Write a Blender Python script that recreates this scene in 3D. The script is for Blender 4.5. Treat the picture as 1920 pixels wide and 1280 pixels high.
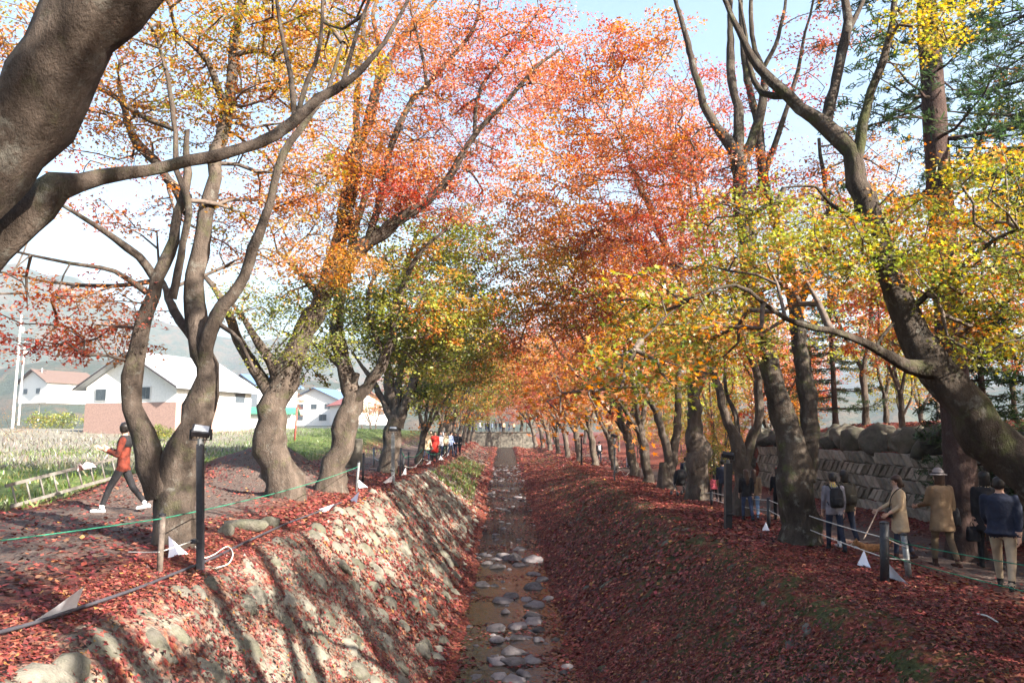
import bpy, bmesh, math, random
import numpy as np
from mathutils import Vector, Matrix, Euler, noise as mnoise

R = math.radians
sc = bpy.context.scene
for o in list(bpy.data.objects):
    bpy.data.objects.remove(o)
col = sc.collection

# ------------------------------------------------------------------ camera, sky, sun, exposure
F = 1400.0                      # focal length in pixels of the 1920 px wide photograph
EYE = 4.6
PITCH, YAW = 7.0, -0.65
cd = bpy.data.cameras.new('camera')
cd.sensor_width = 36.0
cd.lens = F / 1920 * 36.0
cd.clip_start = 0.1
cd.clip_end = 8000
cam = bpy.data.objects.new('camera', cd)
col.objects.link(cam)
cam.location = (0, 0, EYE)
cam.rotation_euler = (R(90 + PITCH), 0, R(YAW))
sc.camera = cam

SUN_EL = 29.0
SUN_AZ = np.array((0.80, -0.60))        # horizontal direction towards the sun
world = bpy.data.worlds.new('World')
sc.world = world
world.use_nodes = True
wn = world.node_tree
wn.nodes.clear()
sky = wn.nodes.new('ShaderNodeTexSky')
sky.sky_type = 'NISHITA'
sky.sun_disc = False
sky.sun_elevation = R(SUN_EL)
sky.sun_rotation = math.atan2(SUN_AZ[0], SUN_AZ[1])
sky.dust_density = 4.0
sky.ozone_density = 5.0
sky.air_density = 1.55
bg = wn.nodes.new('ShaderNodeBackground')
bg.inputs['Strength'].default_value = 0.08
wo = wn.nodes.new('ShaderNodeOutputWorld')
wn.links.new(sky.outputs[0], bg.inputs[0])
wn.links.new(bg.outputs[0], wo.inputs[0])

sl = bpy.data.lights.new('sun', 'SUN')
sl.energy = 5.0
sl.angle = R(0.5)
sl.color = (1.0, 0.93, 0.82)
sun = bpy.data.objects.new('sun', sl)
col.objects.link(sun)
ce, se = math.cos(R(SUN_EL)), math.sin(R(SUN_EL))
SUN_DIR = Vector((SUN_AZ[0] * ce, SUN_AZ[1] * ce, se))
sun.rotation_euler = SUN_DIR.to_track_quat('Z', 'Y').to_euler()

sc.view_settings.view_transform = 'Standard'
sc.view_settings.look = 'None'
sc.view_settings.exposure = 2.3
sc.view_settings.gamma = 1.0
sc.view_settings.use_curve_mapping = False
sc.render.engine = 'CYCLES'
sc.cycles.max_bounces = 5
sc.cycles.diffuse_bounces = 2
sc.cycles.glossy_bounces = 2
sc.cycles.transmission_bounces = 3
sc.cycles.transparent_max_bounces = 5
sc.cycles.volume_bounces = 0
sc.cycles.caustics_reflective = False
sc.cycles.caustics_refractive = False
sc.cycles.use_adaptive_sampling = True
sc.cycles.use_denoising = True
sc.cycles.sample_clamp_indirect = 6.0

# ------------------------------------------------------------------ helpers
rng = np.random.default_rng(7)
random.seed(7)
CAM_M = np.array(Euler(cam.rotation_euler).to_matrix())


def ray(px, py):
    d = CAM_M @ np.array(((px - 960) / F, (640 - py) / F, -1.0))
    return d


def at(px, py, Y):
    """world point at depth Y (metres along the canal) seen at this place of the photograph"""
    d = ray(px, py)
    return np.array((0, 0, EYE)) + d * (Y / d[1])


_perm = np.random.default_rng(3).random(65536)


def vnoise(x, y, s=1.0, seed=0):
    x = np.asarray(x, float) / s + seed * 17.3
    y = np.asarray(y, float) / s + seed * 9.1
    xi, yi = np.floor(x).astype(int), np.floor(y).astype(int)
    fx, fy = x - xi, y - yi
    fx, fy = fx * fx * (3 - 2 * fx), fy * fy * (3 - 2 * fy)

    def h(a, b):
        return _perm[(a * 7919 + b * 104729 + a * b * 31) & 65535]
    return (h(xi, yi) * (1 - fx) + h(xi + 1, yi) * fx) * (1 - fy) + (h(xi, yi + 1) * (1 - fx) + h(xi + 1, yi + 1) * fx) * fy - 0.5


def sstep(a, b, x):
    t = np.clip((np.asarray(x, float) - a) / (b - a), 0, 1)
    return t * t * (3 - 2 * t)


def link(o, parent=None):
    col.objects.link(o)
    if parent is not None:
        o.parent = parent
    return o


def tag(o, label=None, cat=None, group=None, kind=None):
    if label: o['label'] = label
    if cat: o['category'] = cat
    if group: o['group'] = group
    if kind: o['kind'] = kind
    return o


def empty(name, loc=(0, 0, 0), rz=0.0):
    o = bpy.data.objects.new(name, None)
    o.empty_display_size = 0.2
    o.location = loc
    o.rotation_euler = (0, 0, rz)
    return link(o)


def mesh_np(name, verts, faces, smooth=False, colors=None):
    """faces: list of (n,k) int arrays"""
    if not isinstance(faces, (list, tuple)):
        faces = [faces]
    faces = [np.asarray(f, np.int32) for f in faces if len(f)]
    me = bpy.data.meshes.new(name)
    verts = np.asarray(verts, np.float32)
    me.vertices.add(len(verts))
    me.vertices.foreach_set('co', verts.ravel())
    nl = sum(f.size for f in faces)
    me.loops.add(nl)
    me.loops.foreach_set('vertex_index', np.concatenate([f.ravel() for f in faces]))
    starts, pos = [], 0
    for f in faces:
        k = f.shape[1]
        starts.append(np.arange(len(f), dtype=np.int32) * k + pos)
        pos += f.size
    starts = np.concatenate(starts)
    me.polygons.add(len(starts))
    me.polygons.foreach_set('loop_start', starts)
    if smooth:
        me.polygons.foreach_set('use_smooth', np.ones(len(starts), bool))
    me.update(calc_edges=True)
    if colors is not None:
        a = me.attributes.new('Col', 'FLOAT_COLOR', 'POINT')
        c = np.ones((len(verts), 4), np.float32)
        c[:, :3] = colors
        a.data.foreach_set('color', c.ravel())
    return me


def obj(name, me, mat=None, parent=None, kind=None):
    o = bpy.data.objects.new(name, me)
    if mat is not None:
        for m in (mat if isinstance(mat, (list, tuple)) else [mat]):
            me.materials.append(m)
    link(o, parent)
    if kind: o['kind'] = kind
    return o


class MB:
    """collects simple solids, builds ONE mesh"""
    def __init__(self):
        self.v, self.f = [], []
        self.n = 0

    def add(self, v, f):
        v = np.asarray(v, float)
        self.v.append(v)
        self.f += [[i + self.n for i in q] for q in f]
        self.n += len(v)
        return self

    def box(self, c, s, rot=None, taper=1.0):
        hx, hy, hz = s[0] / 2, s[1] / 2, s[2] / 2
        v = np.array([(-hx, -hy, -hz), (hx, -hy, -hz), (hx, hy, -hz), (-hx, hy, -hz),
                      (-hx * taper, -hy * taper, hz), (hx * taper, -hy * taper, hz), (hx * taper, hy * taper, hz), (-hx * taper, hy * taper, hz)])
        if rot is not None:
            v = v @ np.array(Euler(rot).to_matrix()).T
        return self.add(v + np.array(c), [(0, 3, 2, 1), (4, 5, 6, 7), (0, 1, 5, 4), (1, 2, 6, 5), (2, 3, 7, 6), (3, 0, 4, 7)])

    def tube(self, pts, radii, n=8, cap=True):
        v, f = tube(pts, radii, n)
        f = [tuple(q) for q in f]
        if cap:
            m = len(v) // n
            f.append(tuple(range(n))[::-1])
            f.append(tuple((m - 1) * n + i for i in range(n)))
        return self.add(v, f)

    def lathe(self, c, prof, n=12):
        v = []
        for r, z in prof:
            for i in range(n):
                a = 2 * math.pi * i / n
                v.append((c[0] + r * math.cos(a), c[1] + r * math.sin(a), c[2] + z))
        f = []
        for j in range(len(prof) - 1):
            for i in range(n):
                f.append((j * n + i, j * n + (i + 1) % n, (j + 1) * n + (i + 1) % n, (j + 1) * n + i))
        f.append(tuple(range(n))[::-1]); f.append(tuple((len(prof) - 1) * n + i for i in range(n)))
        return self.add(v, f)

    def prism(self, poly, y0, y1):
        """poly in (x,z), extruded along y"""
        n = len(poly)
        v = [(x, y0, z) for x, z in poly] + [(x, y1, z) for x, z in poly]
        f = [tuple(range(n)), tuple(range(2 * n - 1, n - 1, -1))]
        f += [(i, i + n, (i + 1) % n + n, (i + 1) % n) for i in range(n)]
        return self.add(v, f)

    def mesh(self, name, smooth=False):
        me = bpy.data.meshes.new(name)
        me.from_pydata([tuple(p) for p in np.concatenate(self.v)], [], self.f)
        if smooth:
            me.polygons.foreach_set('use_smooth', np.ones(len(me.polygons), bool))
        me.update()
        return me

    def build(self, name, mat, parent=None, smooth=False, bevel=0.0):
        me = self.mesh(name, smooth)
        if bevel:
            bm = bmesh.new(); bm.from_mesh(me)
            bmesh.ops.bevel(bm, geom=bm.edges[:], offset=bevel, segments=1, affect='EDGES')
            bm.to_mesh(me); bm.free()
        return obj(name, me, mat, parent)


def catmull(P, step):
    P = np.asarray(P, float)
    out = []
    n = len(P)
    for i in range(n - 1):
        p0 = P[i - 1] if i > 0 else 2 * P[0] - P[1]
        p1, p2 = P[i], P[i + 1]
        p3 = P[i + 2] if i + 2 < n else 2 * P[-1] - P[-2]
        L = np.linalg.norm(p2[:3] - p1[:3])
        k = max(1, int(round(L / step)))
        for j in range(k):
            t = j / k
            out.append(0.5 * (2 * p1 + (p2 - p0) * t + (2 * p0 - 5 * p1 + 4 * p2 - p3) * t * t + (3 * p1 - p0 - 3 * p2 + p3) * t ** 3))
    out.append(P[-1])
    return np.array(out)


def tube(pts, radii, n=8, rough=0.0, seed=0, lump=1.0):
    pts = np.asarray(pts, float)
    radii = np.broadcast_to(np.asarray(radii, float), (len(pts),))
    m = len(pts)
    T = np.gradient(pts, axis=0)
    T /= np.linalg.norm(T, axis=1)[:, None] + 1e-9
    up = np.array((0.0, 0.0, 1.0)) if abs(T[0, 2]) < 0.9 else np.array((0.0, 1.0, 0.0))
    N = np.cross(up, T[0]); N /= np.linalg.norm(N)
    ang = np.linspace(0, 2 * math.pi, n, endpoint=False)
    V = np.zeros((m, n, 3))
    s = 0.0
    for i in range(m):
        N = N - T[i] * np.dot(N, T[i])
        N /= np.linalg.norm(N) + 1e-9
        B = np.cross(T[i], N)
        if i: s += np.linalg.norm(pts[i] - pts[i - 1])
        r = radii[i] * np.ones(n)
        if rough:
            r = r * (1 + rough * (2 * vnoise(ang * 1.1 + seed * 5, np.full(n, s / (0.5 * lump)), 1.0, seed) + 1.1 * vnoise(np.cos(ang) * 3 + seed, np.sin(ang) * 3 + np.full(n, s / 0.14), 1.0, seed + 3)))
        V[i] = pts[i] + np.outer(np.cos(ang) * r, N) + np.outer(np.sin(ang) * r, B)
    i = np.arange(m - 1)[:, None] * n
    j = np.arange(n)[None, :]
    a = i + j
    b = i + (j + 1) % n
    f = np.stack((a, b, b + n, a + n), -1).reshape(-1, 4)
    return V.reshape(-1, 3), f


# ------------------------------------------------------------------ materials
def nodes(name):
    m = bpy.data.materials.new(name)
    m.use_nodes = True
    nt = m.node_tree
    nt.nodes.clear()
    out = nt.nodes.new('ShaderNodeOutputMaterial')
    return m, nt, out


def N(nt, t, **kw):
    n = nt.nodes.new(t)
    for k, v in kw.items():
        if k.startswith('i_'):
            key = k[2:]
            n.inputs[int(key) if key.isdigit() else key].default_value = v
        else:
            setattr(n, k, v)
    return n


def ramp(nt, fac, stops):
    r = nt.nodes.new('ShaderNodeValToRGB')
    e = r.color_ramp.elements
    while len(e) > 1: e.remove(e[-1])
    e[0].position, e[0].color = stops[0][0], (*stops[0][1], 1)
    for p, c in stops[1:]:
        x = e.new(p); x.color = (*c, 1)
    nt.links.new(fac, r.inputs[0])
    return r.outputs[0]


def mixc(nt, fac, a, b):
    m = nt.nodes.new('ShaderNodeMix')
    m.data_type = 'RGBA'
    L = nt.links.new
    if isinstance(fac, (int, float)): m.inputs[0].default_value = fac
    else: L(fac, m.inputs[0])
    for s, v in ((6, a), (7, b)):
        if isinstance(v, tuple): m.inputs[s].default_value = (*v, 1)
        else: L(v, m.inputs[s])
    return m.outputs[2]


def math_n(nt, op, a, b=None, clamp=False):
    m = nt.nodes.new('ShaderNodeMath')
    m.operation = op
    m.use_clamp = clamp
    for s, v in ((0, a), (1, b)):
        if v is None: continue
        if isinstance(v, (int, float)): m.inputs[s].default_value = v
        else: nt.links.new(v, m.inputs[s])
    return m.outputs[0]


def noise(nt, vec, scale, detail=4, rough=0.55):
    n = N(nt, 'ShaderNodeTexNoise')
    n.inputs['Scale'].default_value = scale
    n.inputs['Detail'].default_value = detail
    n.inputs['Roughness'].default_value = rough
    nt.links.new(vec, n.inputs['Vector'])
    return n.outputs[0]


def vscale(nt, vec, s):
    m = N(nt, 'ShaderNodeMapping')
    m.inputs['Scale'].default_value = s
    nt.links.new(vec, m.inputs['Vector'])
    return m.outputs[0]


def finish(nt, out, colr, rough=0.8, bump=None, bump_d=0.02, spec=0.3, metal=0.0, bstr=1.0):
    p = N(nt, 'ShaderNodeBsdfPrincipled')
    if isinstance(colr, tuple): p.inputs['Base Color'].default_value = (*colr, 1)
    else: nt.links.new(colr, p.inputs['Base Color'])
    p.inputs['Roughness'].default_value = rough
    p.inputs['Specular IOR Level'].default_value = spec
    p.inputs['Metallic'].default_value = metal
    if bump is not None:
        b = N(nt, 'ShaderNodeBump')
        b.inputs['Distance'].default_value = bump_d
        b.inputs['Strength'].default_value = bstr
        nt.links.new(bump, b.inputs['Height'])
        nt.links.new(b.outputs[0], p.inputs['Normal'])
    nt.links.new(p.outputs[0], out.inputs[0])
    return p


_plain = {}


def plain(name, c, rough=0.7, var=0.12, scale=12.0, metal=0.0, spec=0.3, relief=0.004):
    """a plain surface with slight uneven tone and fine relief"""
    if name in _plain: return _plain[name]
    m, nt, out = nodes(name)
    tc = N(nt, 'ShaderNodeTexCoord')
    n = noise(nt, tc.outputs['Object'], scale, 5)
    c0 = tuple(max(0, x * (1 - 2.2 * var)) for x in c)
    c1 = tuple(min(1, x * (1 + 2.2 * var)) for x in c)
    cc = ramp(nt, n, [(0.3, c0), (0.7, c1)])
    finish(nt, out, cc, rough, n, relief, spec, metal)
    _plain[name] = m
    return m


def leaf_material(name, trans=0.5):
    m, nt, out = nodes(name)
    a = N(nt, 'ShaderNodeAttribute', attribute_name='Col')
    d = N(nt, 'ShaderNodeBsdfDiffuse')
    t = N(nt, 'ShaderNodeBsdfTranslucent')
    g = N(nt, 'ShaderNodeBsdfGlossy')
    g.inputs['Roughness'].default_value = 0.45
    nt.links.new(a.outputs[0], d.inputs[0])
    hs = N(nt, 'ShaderNodeHueSaturation')
    hs.inputs['Saturation'].default_value = 1.12
    hs.inputs['Value'].default_value = 1.1
    nt.links.new(a.outputs[0], hs.inputs['Color'])
    nt.links.new(hs.outputs[0], t.inputs[0])
    x = N(nt, 'ShaderNodeMixShader'); x.inputs[0].default_value = trans
    nt.links.new(d.outputs[0], x.inputs[1]); nt.links.new(t.outputs[0], x.inputs[2])
    y = N(nt, 'ShaderNodeMixShader'); y.inputs[0].default_value = 0.04
    nt.links.new(x.outputs[0], y.inputs[1]); nt.links.new(g.outputs[0], y.inputs[2])
    nt.links.new(y.outputs[0], out.inputs[0])
    return m


M_LEAF = leaf_material('maple_leaf', 0.55)
M_FALLEN = leaf_material('fallen_leaf', 0.18)
M_GRASS = leaf_material('grass_blade', 0.3)


def bark_material(name, base, lichen=0.5, moss=0.4):
    m, nt, out = nodes(name)
    g = N(nt, 'ShaderNodeNewGeometry')
    pos = g.outputs['Position']
    n1 = noise(nt, vscale(nt, pos, (1, 1, 0.35)), 5, 6, 0.65)
    n2 = noise(nt, vscale(nt, pos, (1, 1, 0.55)), 26, 6, 0.7)
    c = ramp(nt, n1, [(0.30, tuple(x * 0.4 for x in base)), (0.5, base), (0.68, tuple(min(1, x * 1.75) for x in base))])
    c2 = mixc(nt, math_n(nt, 'MULTIPLY', n2, 0.6), c, tuple(x * 0.55 for x in base))
    ln = noise(nt, pos, 4.2, 7, 0.72)
    lf = math_n(nt, 'MULTIPLY', ramp(nt, ln, [(0.56, (0, 0, 0)), (0.66, (1, 1, 1))]), lichen)
    c3 = mixc(nt, lf, c2, (0.19, 0.185, 0.16))
    mn = noise(nt, pos, 2.2, 5, 0.7)
    mf = math_n(nt, 'MULTIPLY', ramp(nt, mn, [(0.55, (0, 0, 0)), (0.68, (1, 1, 1))]), moss)
    c4 = mixc(nt, mf, c3, (0.075, 0.085, 0.03))
    n3 = noise(nt, vscale(nt, pos, (1, 1, 0.6)), 70, 4, 0.7)
    h = math_n(nt, 'ADD', math_n(nt, 'ADD', math_n(nt, 'MULTIPLY', n2, 0.9), n1), math_n(nt, 'MULTIPLY', n3, 0.35))
    finish(nt, out, c4, 0.9, h, 0.045, 0.12)
    return m


M_BARK = bark_material('maple_bark', (0.092, 0.070, 0.056), 0.45, 0.4)
M_BARK_MOSSY = bark_material('mossy_maple_bark', (0.068, 0.053, 0.042), 0.7, 0.75)
M_CEDAR_BARK = bark_material('cedar_bark', (0.075, 0.047, 0.040), 0.15, 0.15)
M_TWIG = plain('twig', (0.10, 0.075, 0.06), 0.85, 0.2, 20)


def ground_material():
    m, nt, out = nodes('leafy_ground')
    g = N(nt, 'ShaderNodeNewGeometry')
    pos = g.outputs['Position']
    sx = N(nt, 'ShaderNodeSeparateXYZ'); nt.links.new(pos, sx.inputs[0])
    X, Y = sx.outputs[0], sx.outputs[1]
    nb = noise(nt, pos, 0.55, 5, 0.6)
    nm = noise(nt, pos, 2.3, 5, 0.65)
    wob = math_n(nt, 'MULTIPLY', math_n(nt, 'SUBTRACT', nm, 0.5), 3.2)
    Xw = math_n(nt, 'ADD', X, wob)
    # fallen leaves: small cells of reds, oranges, browns
    v = N(nt, 'ShaderNodeTexVoronoi'); v.inputs['Scale'].default_value = 17
    nt.links.new(pos, v.inputs['Vector'])
    vr = N(nt, 'ShaderNodeSeparateColor'); nt.links.new(v.outputs['Color'], vr.inputs[0])
    leaf = ramp(nt, vr.outputs[0], [(0.0, (0.05, 0.013, 0.011)), (0.35, (0.12, 0.022, 0.018)), (0.62, (0.17, 0.04, 0.026)), (0.85, (0.21, 0.08, 0.04)), (1.0, (0.10, 0.04, 0.026))])
    dirt = ramp(nt, noise(nt, pos, 6, 8, 0.7), [(0.3, (0.065, 0.044, 0.037)), (0.7, (0.135, 0.10, 0.083))])

    def band(a, b, soft=0.8):
        lo = N(nt, 'ShaderNodeMapRange', clamp=True); lo.inputs[1].default_value = a - soft; lo.inputs[2].default_value = a + soft
        hi = N(nt, 'ShaderNodeMapRange', clamp=True); hi.inputs[1].default_value = b - soft; hi.inputs[2].default_value = b + soft
        hi.inputs[3].default_value = 1; hi.inputs[4].default_value = 0
        nt.links.new(Xw, lo.inputs[0]); nt.links.new(Xw, hi.inputs[0])
        return math_n(nt, 'MULTIPLY', lo.outputs[0], hi.outputs[0])
    paths = math_n(nt, 'ADD', band(-9.6, -5.2, 0.7), band(8.0, 11.0, 0.7), clamp=True)
    dry = noise(nt, pos, 9, 4, 0.6)
    pm = math_n(nt, 'MULTIPLY', paths, ramp(nt, dry, [(0.28, (0, 0, 0)), (0.42, (1, 1, 1))]))
    c = mixc(nt, pm, leaf, dirt)
    # left meadow: green weeds then dry grass
    grass = ramp(nt, noise(nt, pos, 3.5, 6, 0.7), [(0.3, (0.035, 0.06, 0.015)), (0.5, (0.08, 0.11, 0.028)), (0.7, (0.17, 0.15, 0.075))])
    drygr = ramp(nt, noise(nt, pos, 2.5, 6, 0.7), [(0.3, (0.13, 0.12, 0.10)), (0.7, (0.25, 0.225, 0.18))])
    fy = N(nt, 'ShaderNodeMapRange', clamp=True); fy.inputs[1].default_value = 30; fy.inputs[2].default_value = 38
    nt.links.new(math_n(nt, 'ADD', Y, wob), fy.inputs[0])
    gx = N(nt, 'ShaderNodeMapRange', clamp=True); gx.inputs[1].default_value = -14; gx.inputs[2].default_value = -20
    nt.links.new(Xw, gx.inputs[0])
    field = mixc(nt, math_n(nt, 'MULTIPLY', fy.outputs[0], gx.outputs[0]), grass, drygr)
    fm = N(nt, 'ShaderNodeMapRange', clamp=True); fm.inputs[1].default_value = -9.6; fm.inputs[2].default_value = -11.2
    nt.links.new(Xw, fm.inputs[0])
    c = mixc(nt, fm.outputs[0], c, field)
    # moss and grey stone between the leaves of the banks
    moss = ramp(nt, noise(nt, pos, 14, 4, 0.6), [(0.3, (0.025, 0.03, 0.012)), (0.7, (0.07, 0.075, 0.028))])
    rb = band(2.6, 5.4, 0.7)
    rm = math_n(nt, 'MULTIPLY', rb, ramp(nt, noise(nt, pos, 3.0, 6, 0.7), [(0.41, (0, 0, 0)), (0.55, (1, 1, 1))]))
    c = mixc(nt, rm, c, moss)
    stone = ramp(nt, noise(nt, pos, 7, 6, 0.7), [(0.3, (0.10, 0.088, 0.068)), (0.7, (0.24, 0.215, 0.17))])
    lb = band(-3.9, -1.5, 0.25)
    lm = math_n(nt, 'MULTIPLY', lb, ramp(nt, noise(nt, pos, 2.6, 6, 0.7), [(0.37, (0, 0, 0)), (0.52, (1, 1, 1))]))
    c = mixc(nt, lm, c, stone)
    h = math_n(nt, 'ADD', v.outputs['Distance'], noise(nt, pos, 30, 3))
    finish(nt, out, c, 0.9, h, 0.03, 0.15)
    return m


M_GROUND = ground_material()


def stone_material(name, a, b, moss=0.3, scale=5):
    m, nt, out = nodes(name)
    g = N(nt, 'ShaderNodeNewGeometry')
    oi = N(nt, 'ShaderNodeObjectInfo')
    pos = g.outputs['Position']
    n1 = noise(nt, pos, scale, 7, 0.7)
    n1 = math_n(nt, 'ADD', n1, math_n(nt, 'MULTIPLY', math_n(nt, 'SUBTRACT', oi.outputs['Random'], 0.5), 0.45))
    c = ramp(nt, n1, [(0.25, a), (0.75, b)])
    mn = noise(nt, pos, 2.4, 5, 0.7)
    mf = math_n(nt, 'MULTIPLY', ramp(nt, mn, [(0.45, (0, 0, 0)), (0.62, (1, 1, 1))]), moss)
    c = mixc(nt, mf, c, (0.06, 0.068, 0.024))
    finish(nt, out, c, 0.85, noise(nt, pos, 26, 6, 0.7), 0.03, 0.25)
    return m


M_STONE_LIT = stone_material('revetment_stone', (0.075, 0.067, 0.054), (0.22, 0.20, 0.162), 0.4)
M_STONE_MOSSY = stone_material('mossy_stone', (0.07, 0.065, 0.055), (0.18, 0.17, 0.145), 0.85)
M_STONE_STREAM = stone_material('stream_stone', (0.05, 0.044, 0.043), (0.22, 0.19, 0.19), 0.0, 7)
M_STONE_WALL = stone_material('cut_wall_stone', (0.13, 0.115, 0.09), (0.34, 0.30, 0.245), 0.25, 4)
M_BOULDER = stone_material('boulder_stone', (0.04, 0.036, 0.028), (0.14, 0.122, 0.095), 0.3, 5)

# ------------------------------------------------------------------ terrain
PROF_X = np.array((-1500, -60, -14, -9.5, -6, -4.7, -3.85, -3.5, -1.35, -1.0, -0.4, 1.2, 1.45, 1.8, 4.55, 5.05, 7.3, 8.8, 11.4, 12.35, 1500))
PROF_Z = np.array((3.6, 3.1, 3.0, 3.05, 3.03, 2.93, 2.74, 2.50, 0.16, 0.02, -0.12, -0.12, 0.02, 0.2, 2.05, 2.2, 2.15, 1.97, 1.97, 2.05, 2.1))
LOW = np.array((0, 0, 0, 0, 0, 0, 0, 0, 1, 1, 1, 1, 1, 1, 0, 0, 0, 0, 0, 0, 0), float)
CLOSE_Y = 118.0


def water_z(y):
    return 1.35 * sstep(26, 52, y) + 1.05 * sstep(52, 115, y)


stones_l, stones_r = [], []       # (x, y, radius)
for row in range(8):
    for k in range(92):
        y = 4.6 + k * 0.44 + (row % 2) * 0.22 + rng.normal(0, 0.06)
        x = -3.72 + row * 0.335 + rng.normal(0, 0.05) + (0.09 * math.sin(y * 1.3))
        if rng.random() < (0.95 if row == 0 else 0.66): stones_l.append((x, y, rng.uniform(0.20, 0.31)))
for row in range(8):
    for k in range(80):
        y = 6.5 + k * 0.5 + (row % 2) * 0.25 + rng.normal(0, 0.07)
        x = 1.95 + row * 0.385 + rng.normal(0, 0.06)
        if rng.random() < (0.9 if row == 7 else 0.42): stones_r.append((x, y, rng.uniform(0.17, 0.30)))
BX0, BX1, BY0, BY1, BR = -5.0, 6.0, 3.0, 52.0, 0.05
_bump = np.zeros((int((BX1 - BX0) / BR), int((BY1 - BY0) / BR)))
for lst, amp in ((stones_l, 0.085), (stones_r, 0.085)):
    for x, y, r in lst:
        k = int(r * 1.25 / BR) + 1
        i0, j0 = int((x - BX0) / BR), int((y - BY0) / BR)
        ii = np.arange(max(0, i0 - k), min(_bump.shape[0], i0 + k + 1)); jj = np.arange(max(0, j0 - k), min(_bump.shape[1], j0 + k + 1))
        if not len(ii) or not len(jj): continue
        dx = (ii * BR + BX0 - x)[:, None]; dy = (jj * BR + BY0 - y)[None, :]
        b = amp * np.clip(1 - (dx * dx + dy * dy) / (r * 1.25) ** 2, 0, 1) ** 0.7
        sub = _bump[np.ix_(ii, jj)]
        _bump[np.ix_(ii, jj)] = np.maximum(sub, b)


def bump(x, y):
    x, y = np.asarray(x, float), np.asarray(y, float)
    i = ((x - BX0) / BR).astype(int); j = ((y - BY0) / BR).astype(int)
    ok = (i >= 0) & (j >= 0) & (i < _bump.shape[0]) & (j < _bump.shape[1])
    return np.where(ok, _bump[np.clip(i, 0, _bump.shape[0] - 1), np.clip(j, 0, _bump.shape[1] - 1)], 0.0)


MOUNDS = [(-8.9, 19.2, 0.55, 1.3), (-7.6, 25.5, 0.75, 1.4), (-9.0, 26.5, 0.8, 2.0), (-11.5, 22, 0.35, 2.0)]


def height(x, y, fine=True):
    x, y = np.broadcast_arrays(np.asarray(x, float), np.asarray(y, float))
    z = np.interp(x, PROF_X, PROF_Z) + np.interp(x, PROF_X, LOW) * water_z(y)
    # the left side climbs gently with distance
    z = z + 1.95 * sstep(26, 72, y) * sstep(-7.5, -14, x) + 0.75 * sstep(45, 110, y) * sstep(-2.5, -6, x) * sstep(-15, -8, x)
    z = z + 0.7 * sstep(60, 115, y) * sstep(3.5, 6, x)
    # wooded terrace behind the stone wall, running out to a slope farther on
    terr = 1.95 * sstep(12.52, 12.66, x) + 1.0 * sstep(13.2, 17, x) + 1.2 * sstep(17, 60, x)
    slope = 1.5 * sstep(12.5, 22, x) + 1.2 * sstep(22, 60, x)
    w = sstep(37.5, 39.0, y)
    z = z + terr * (1 - w) + slope * w
    for mx, my, a, r in MOUNDS:
        z = z + a * np.exp(-((x - mx) ** 2 + (y - my) ** 2) / (r * r))
    if fine:
        away = 1 - 0.6 * np.exp(-((x - 0.2) / 1.0) ** 2)
        z = z + away * (0.10 * vnoise(x, y, 1.7, 1) + 0.05 * vnoise(x, y, 0.5, 2)) + 0.25 * sstep(12, 30, np.abs(x)) * vnoise(x, y, 7, 4)
        z = z + bump(x, y)
    cl = sstep(CLOSE_Y - 0.3, CLOSE_Y + 0.3, y) * sstep(-9, -6, x) * sstep(7, 4, x)
    z = z * (1 - cl) + 4.75 * cl
    return z


def gz(x, y):
    return float(height(x, y))


def on_ground(px, py):
    d = ray(px, py)
    t = np.arange(3, 160, 0.02)
    P = np.array((0, 0, EYE)) + np.outer(t, d)
    below = P[:, 2] < height(P[:, 0], P[:, 1])
    i = int(np.argmax(below)) if below.any() else len(t) - 1
    p = P[i]
    return np.array((p[0], p[1], gz(p[0], p[1])))


ROWS = np.concatenate([np.arange(-16, 3, 0.6), np.arange(3, 40, 0.15), np.arange(40, 72, 0.5), np.arange(72, 117, 1.0), np.arange(117, 119.2, 0.2),
                       119.4 + np.cumsum(1.0 * 1.16 ** np.arange(36))])


def strip(name, xs):
    xs = np.asarray(xs)
    X, Y = np.meshgrid(xs, ROWS)
    Z = height(X, Y)
    v = np.stack((X, Y, Z), -1).reshape(-1, 3)
    m, n = X.shape
    a = (np.arange(m - 1)[:, None] * n + np.arange(n - 1)[None, :])
    f = np.stack((a, a + 1, a + 1 + n, a + n), -1).reshape(-1, 4)
    o = obj(name, mesh_np(name, v, f, True), M_GROUND)
    o['kind'] = 'structure'
    return o


def lin(a, b, s):
    return np.linspace(a, b, max(2, int(round((b - a) / s)) + 1))


strip('field', np.concatenate([-10.0 - np.cumsum(0.3 * 1.17 ** np.arange(42))[::-1], [-10.0]]))
strip('left_path', lin(-10, -4.8, 0.22))
LEFT_BANK = strip('left_bank', lin(-4.8, -1.2, 0.11))
STREAM_BED = strip('stream_bed', lin(-1.2, 1.65, 0.17))
RIGHT_BANK = strip('right_bank', lin(1.65, 6.9, 0.13))
strip('right_path', lin(6.9, 12.4, 0.25))
strip('right_ground', np.concatenate([[12.4, 12.5, 12.58, 12.66, 12.8], 12.8 + np.cumsum(0.3 * 1.17 ** np.arange(42))]))


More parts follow.
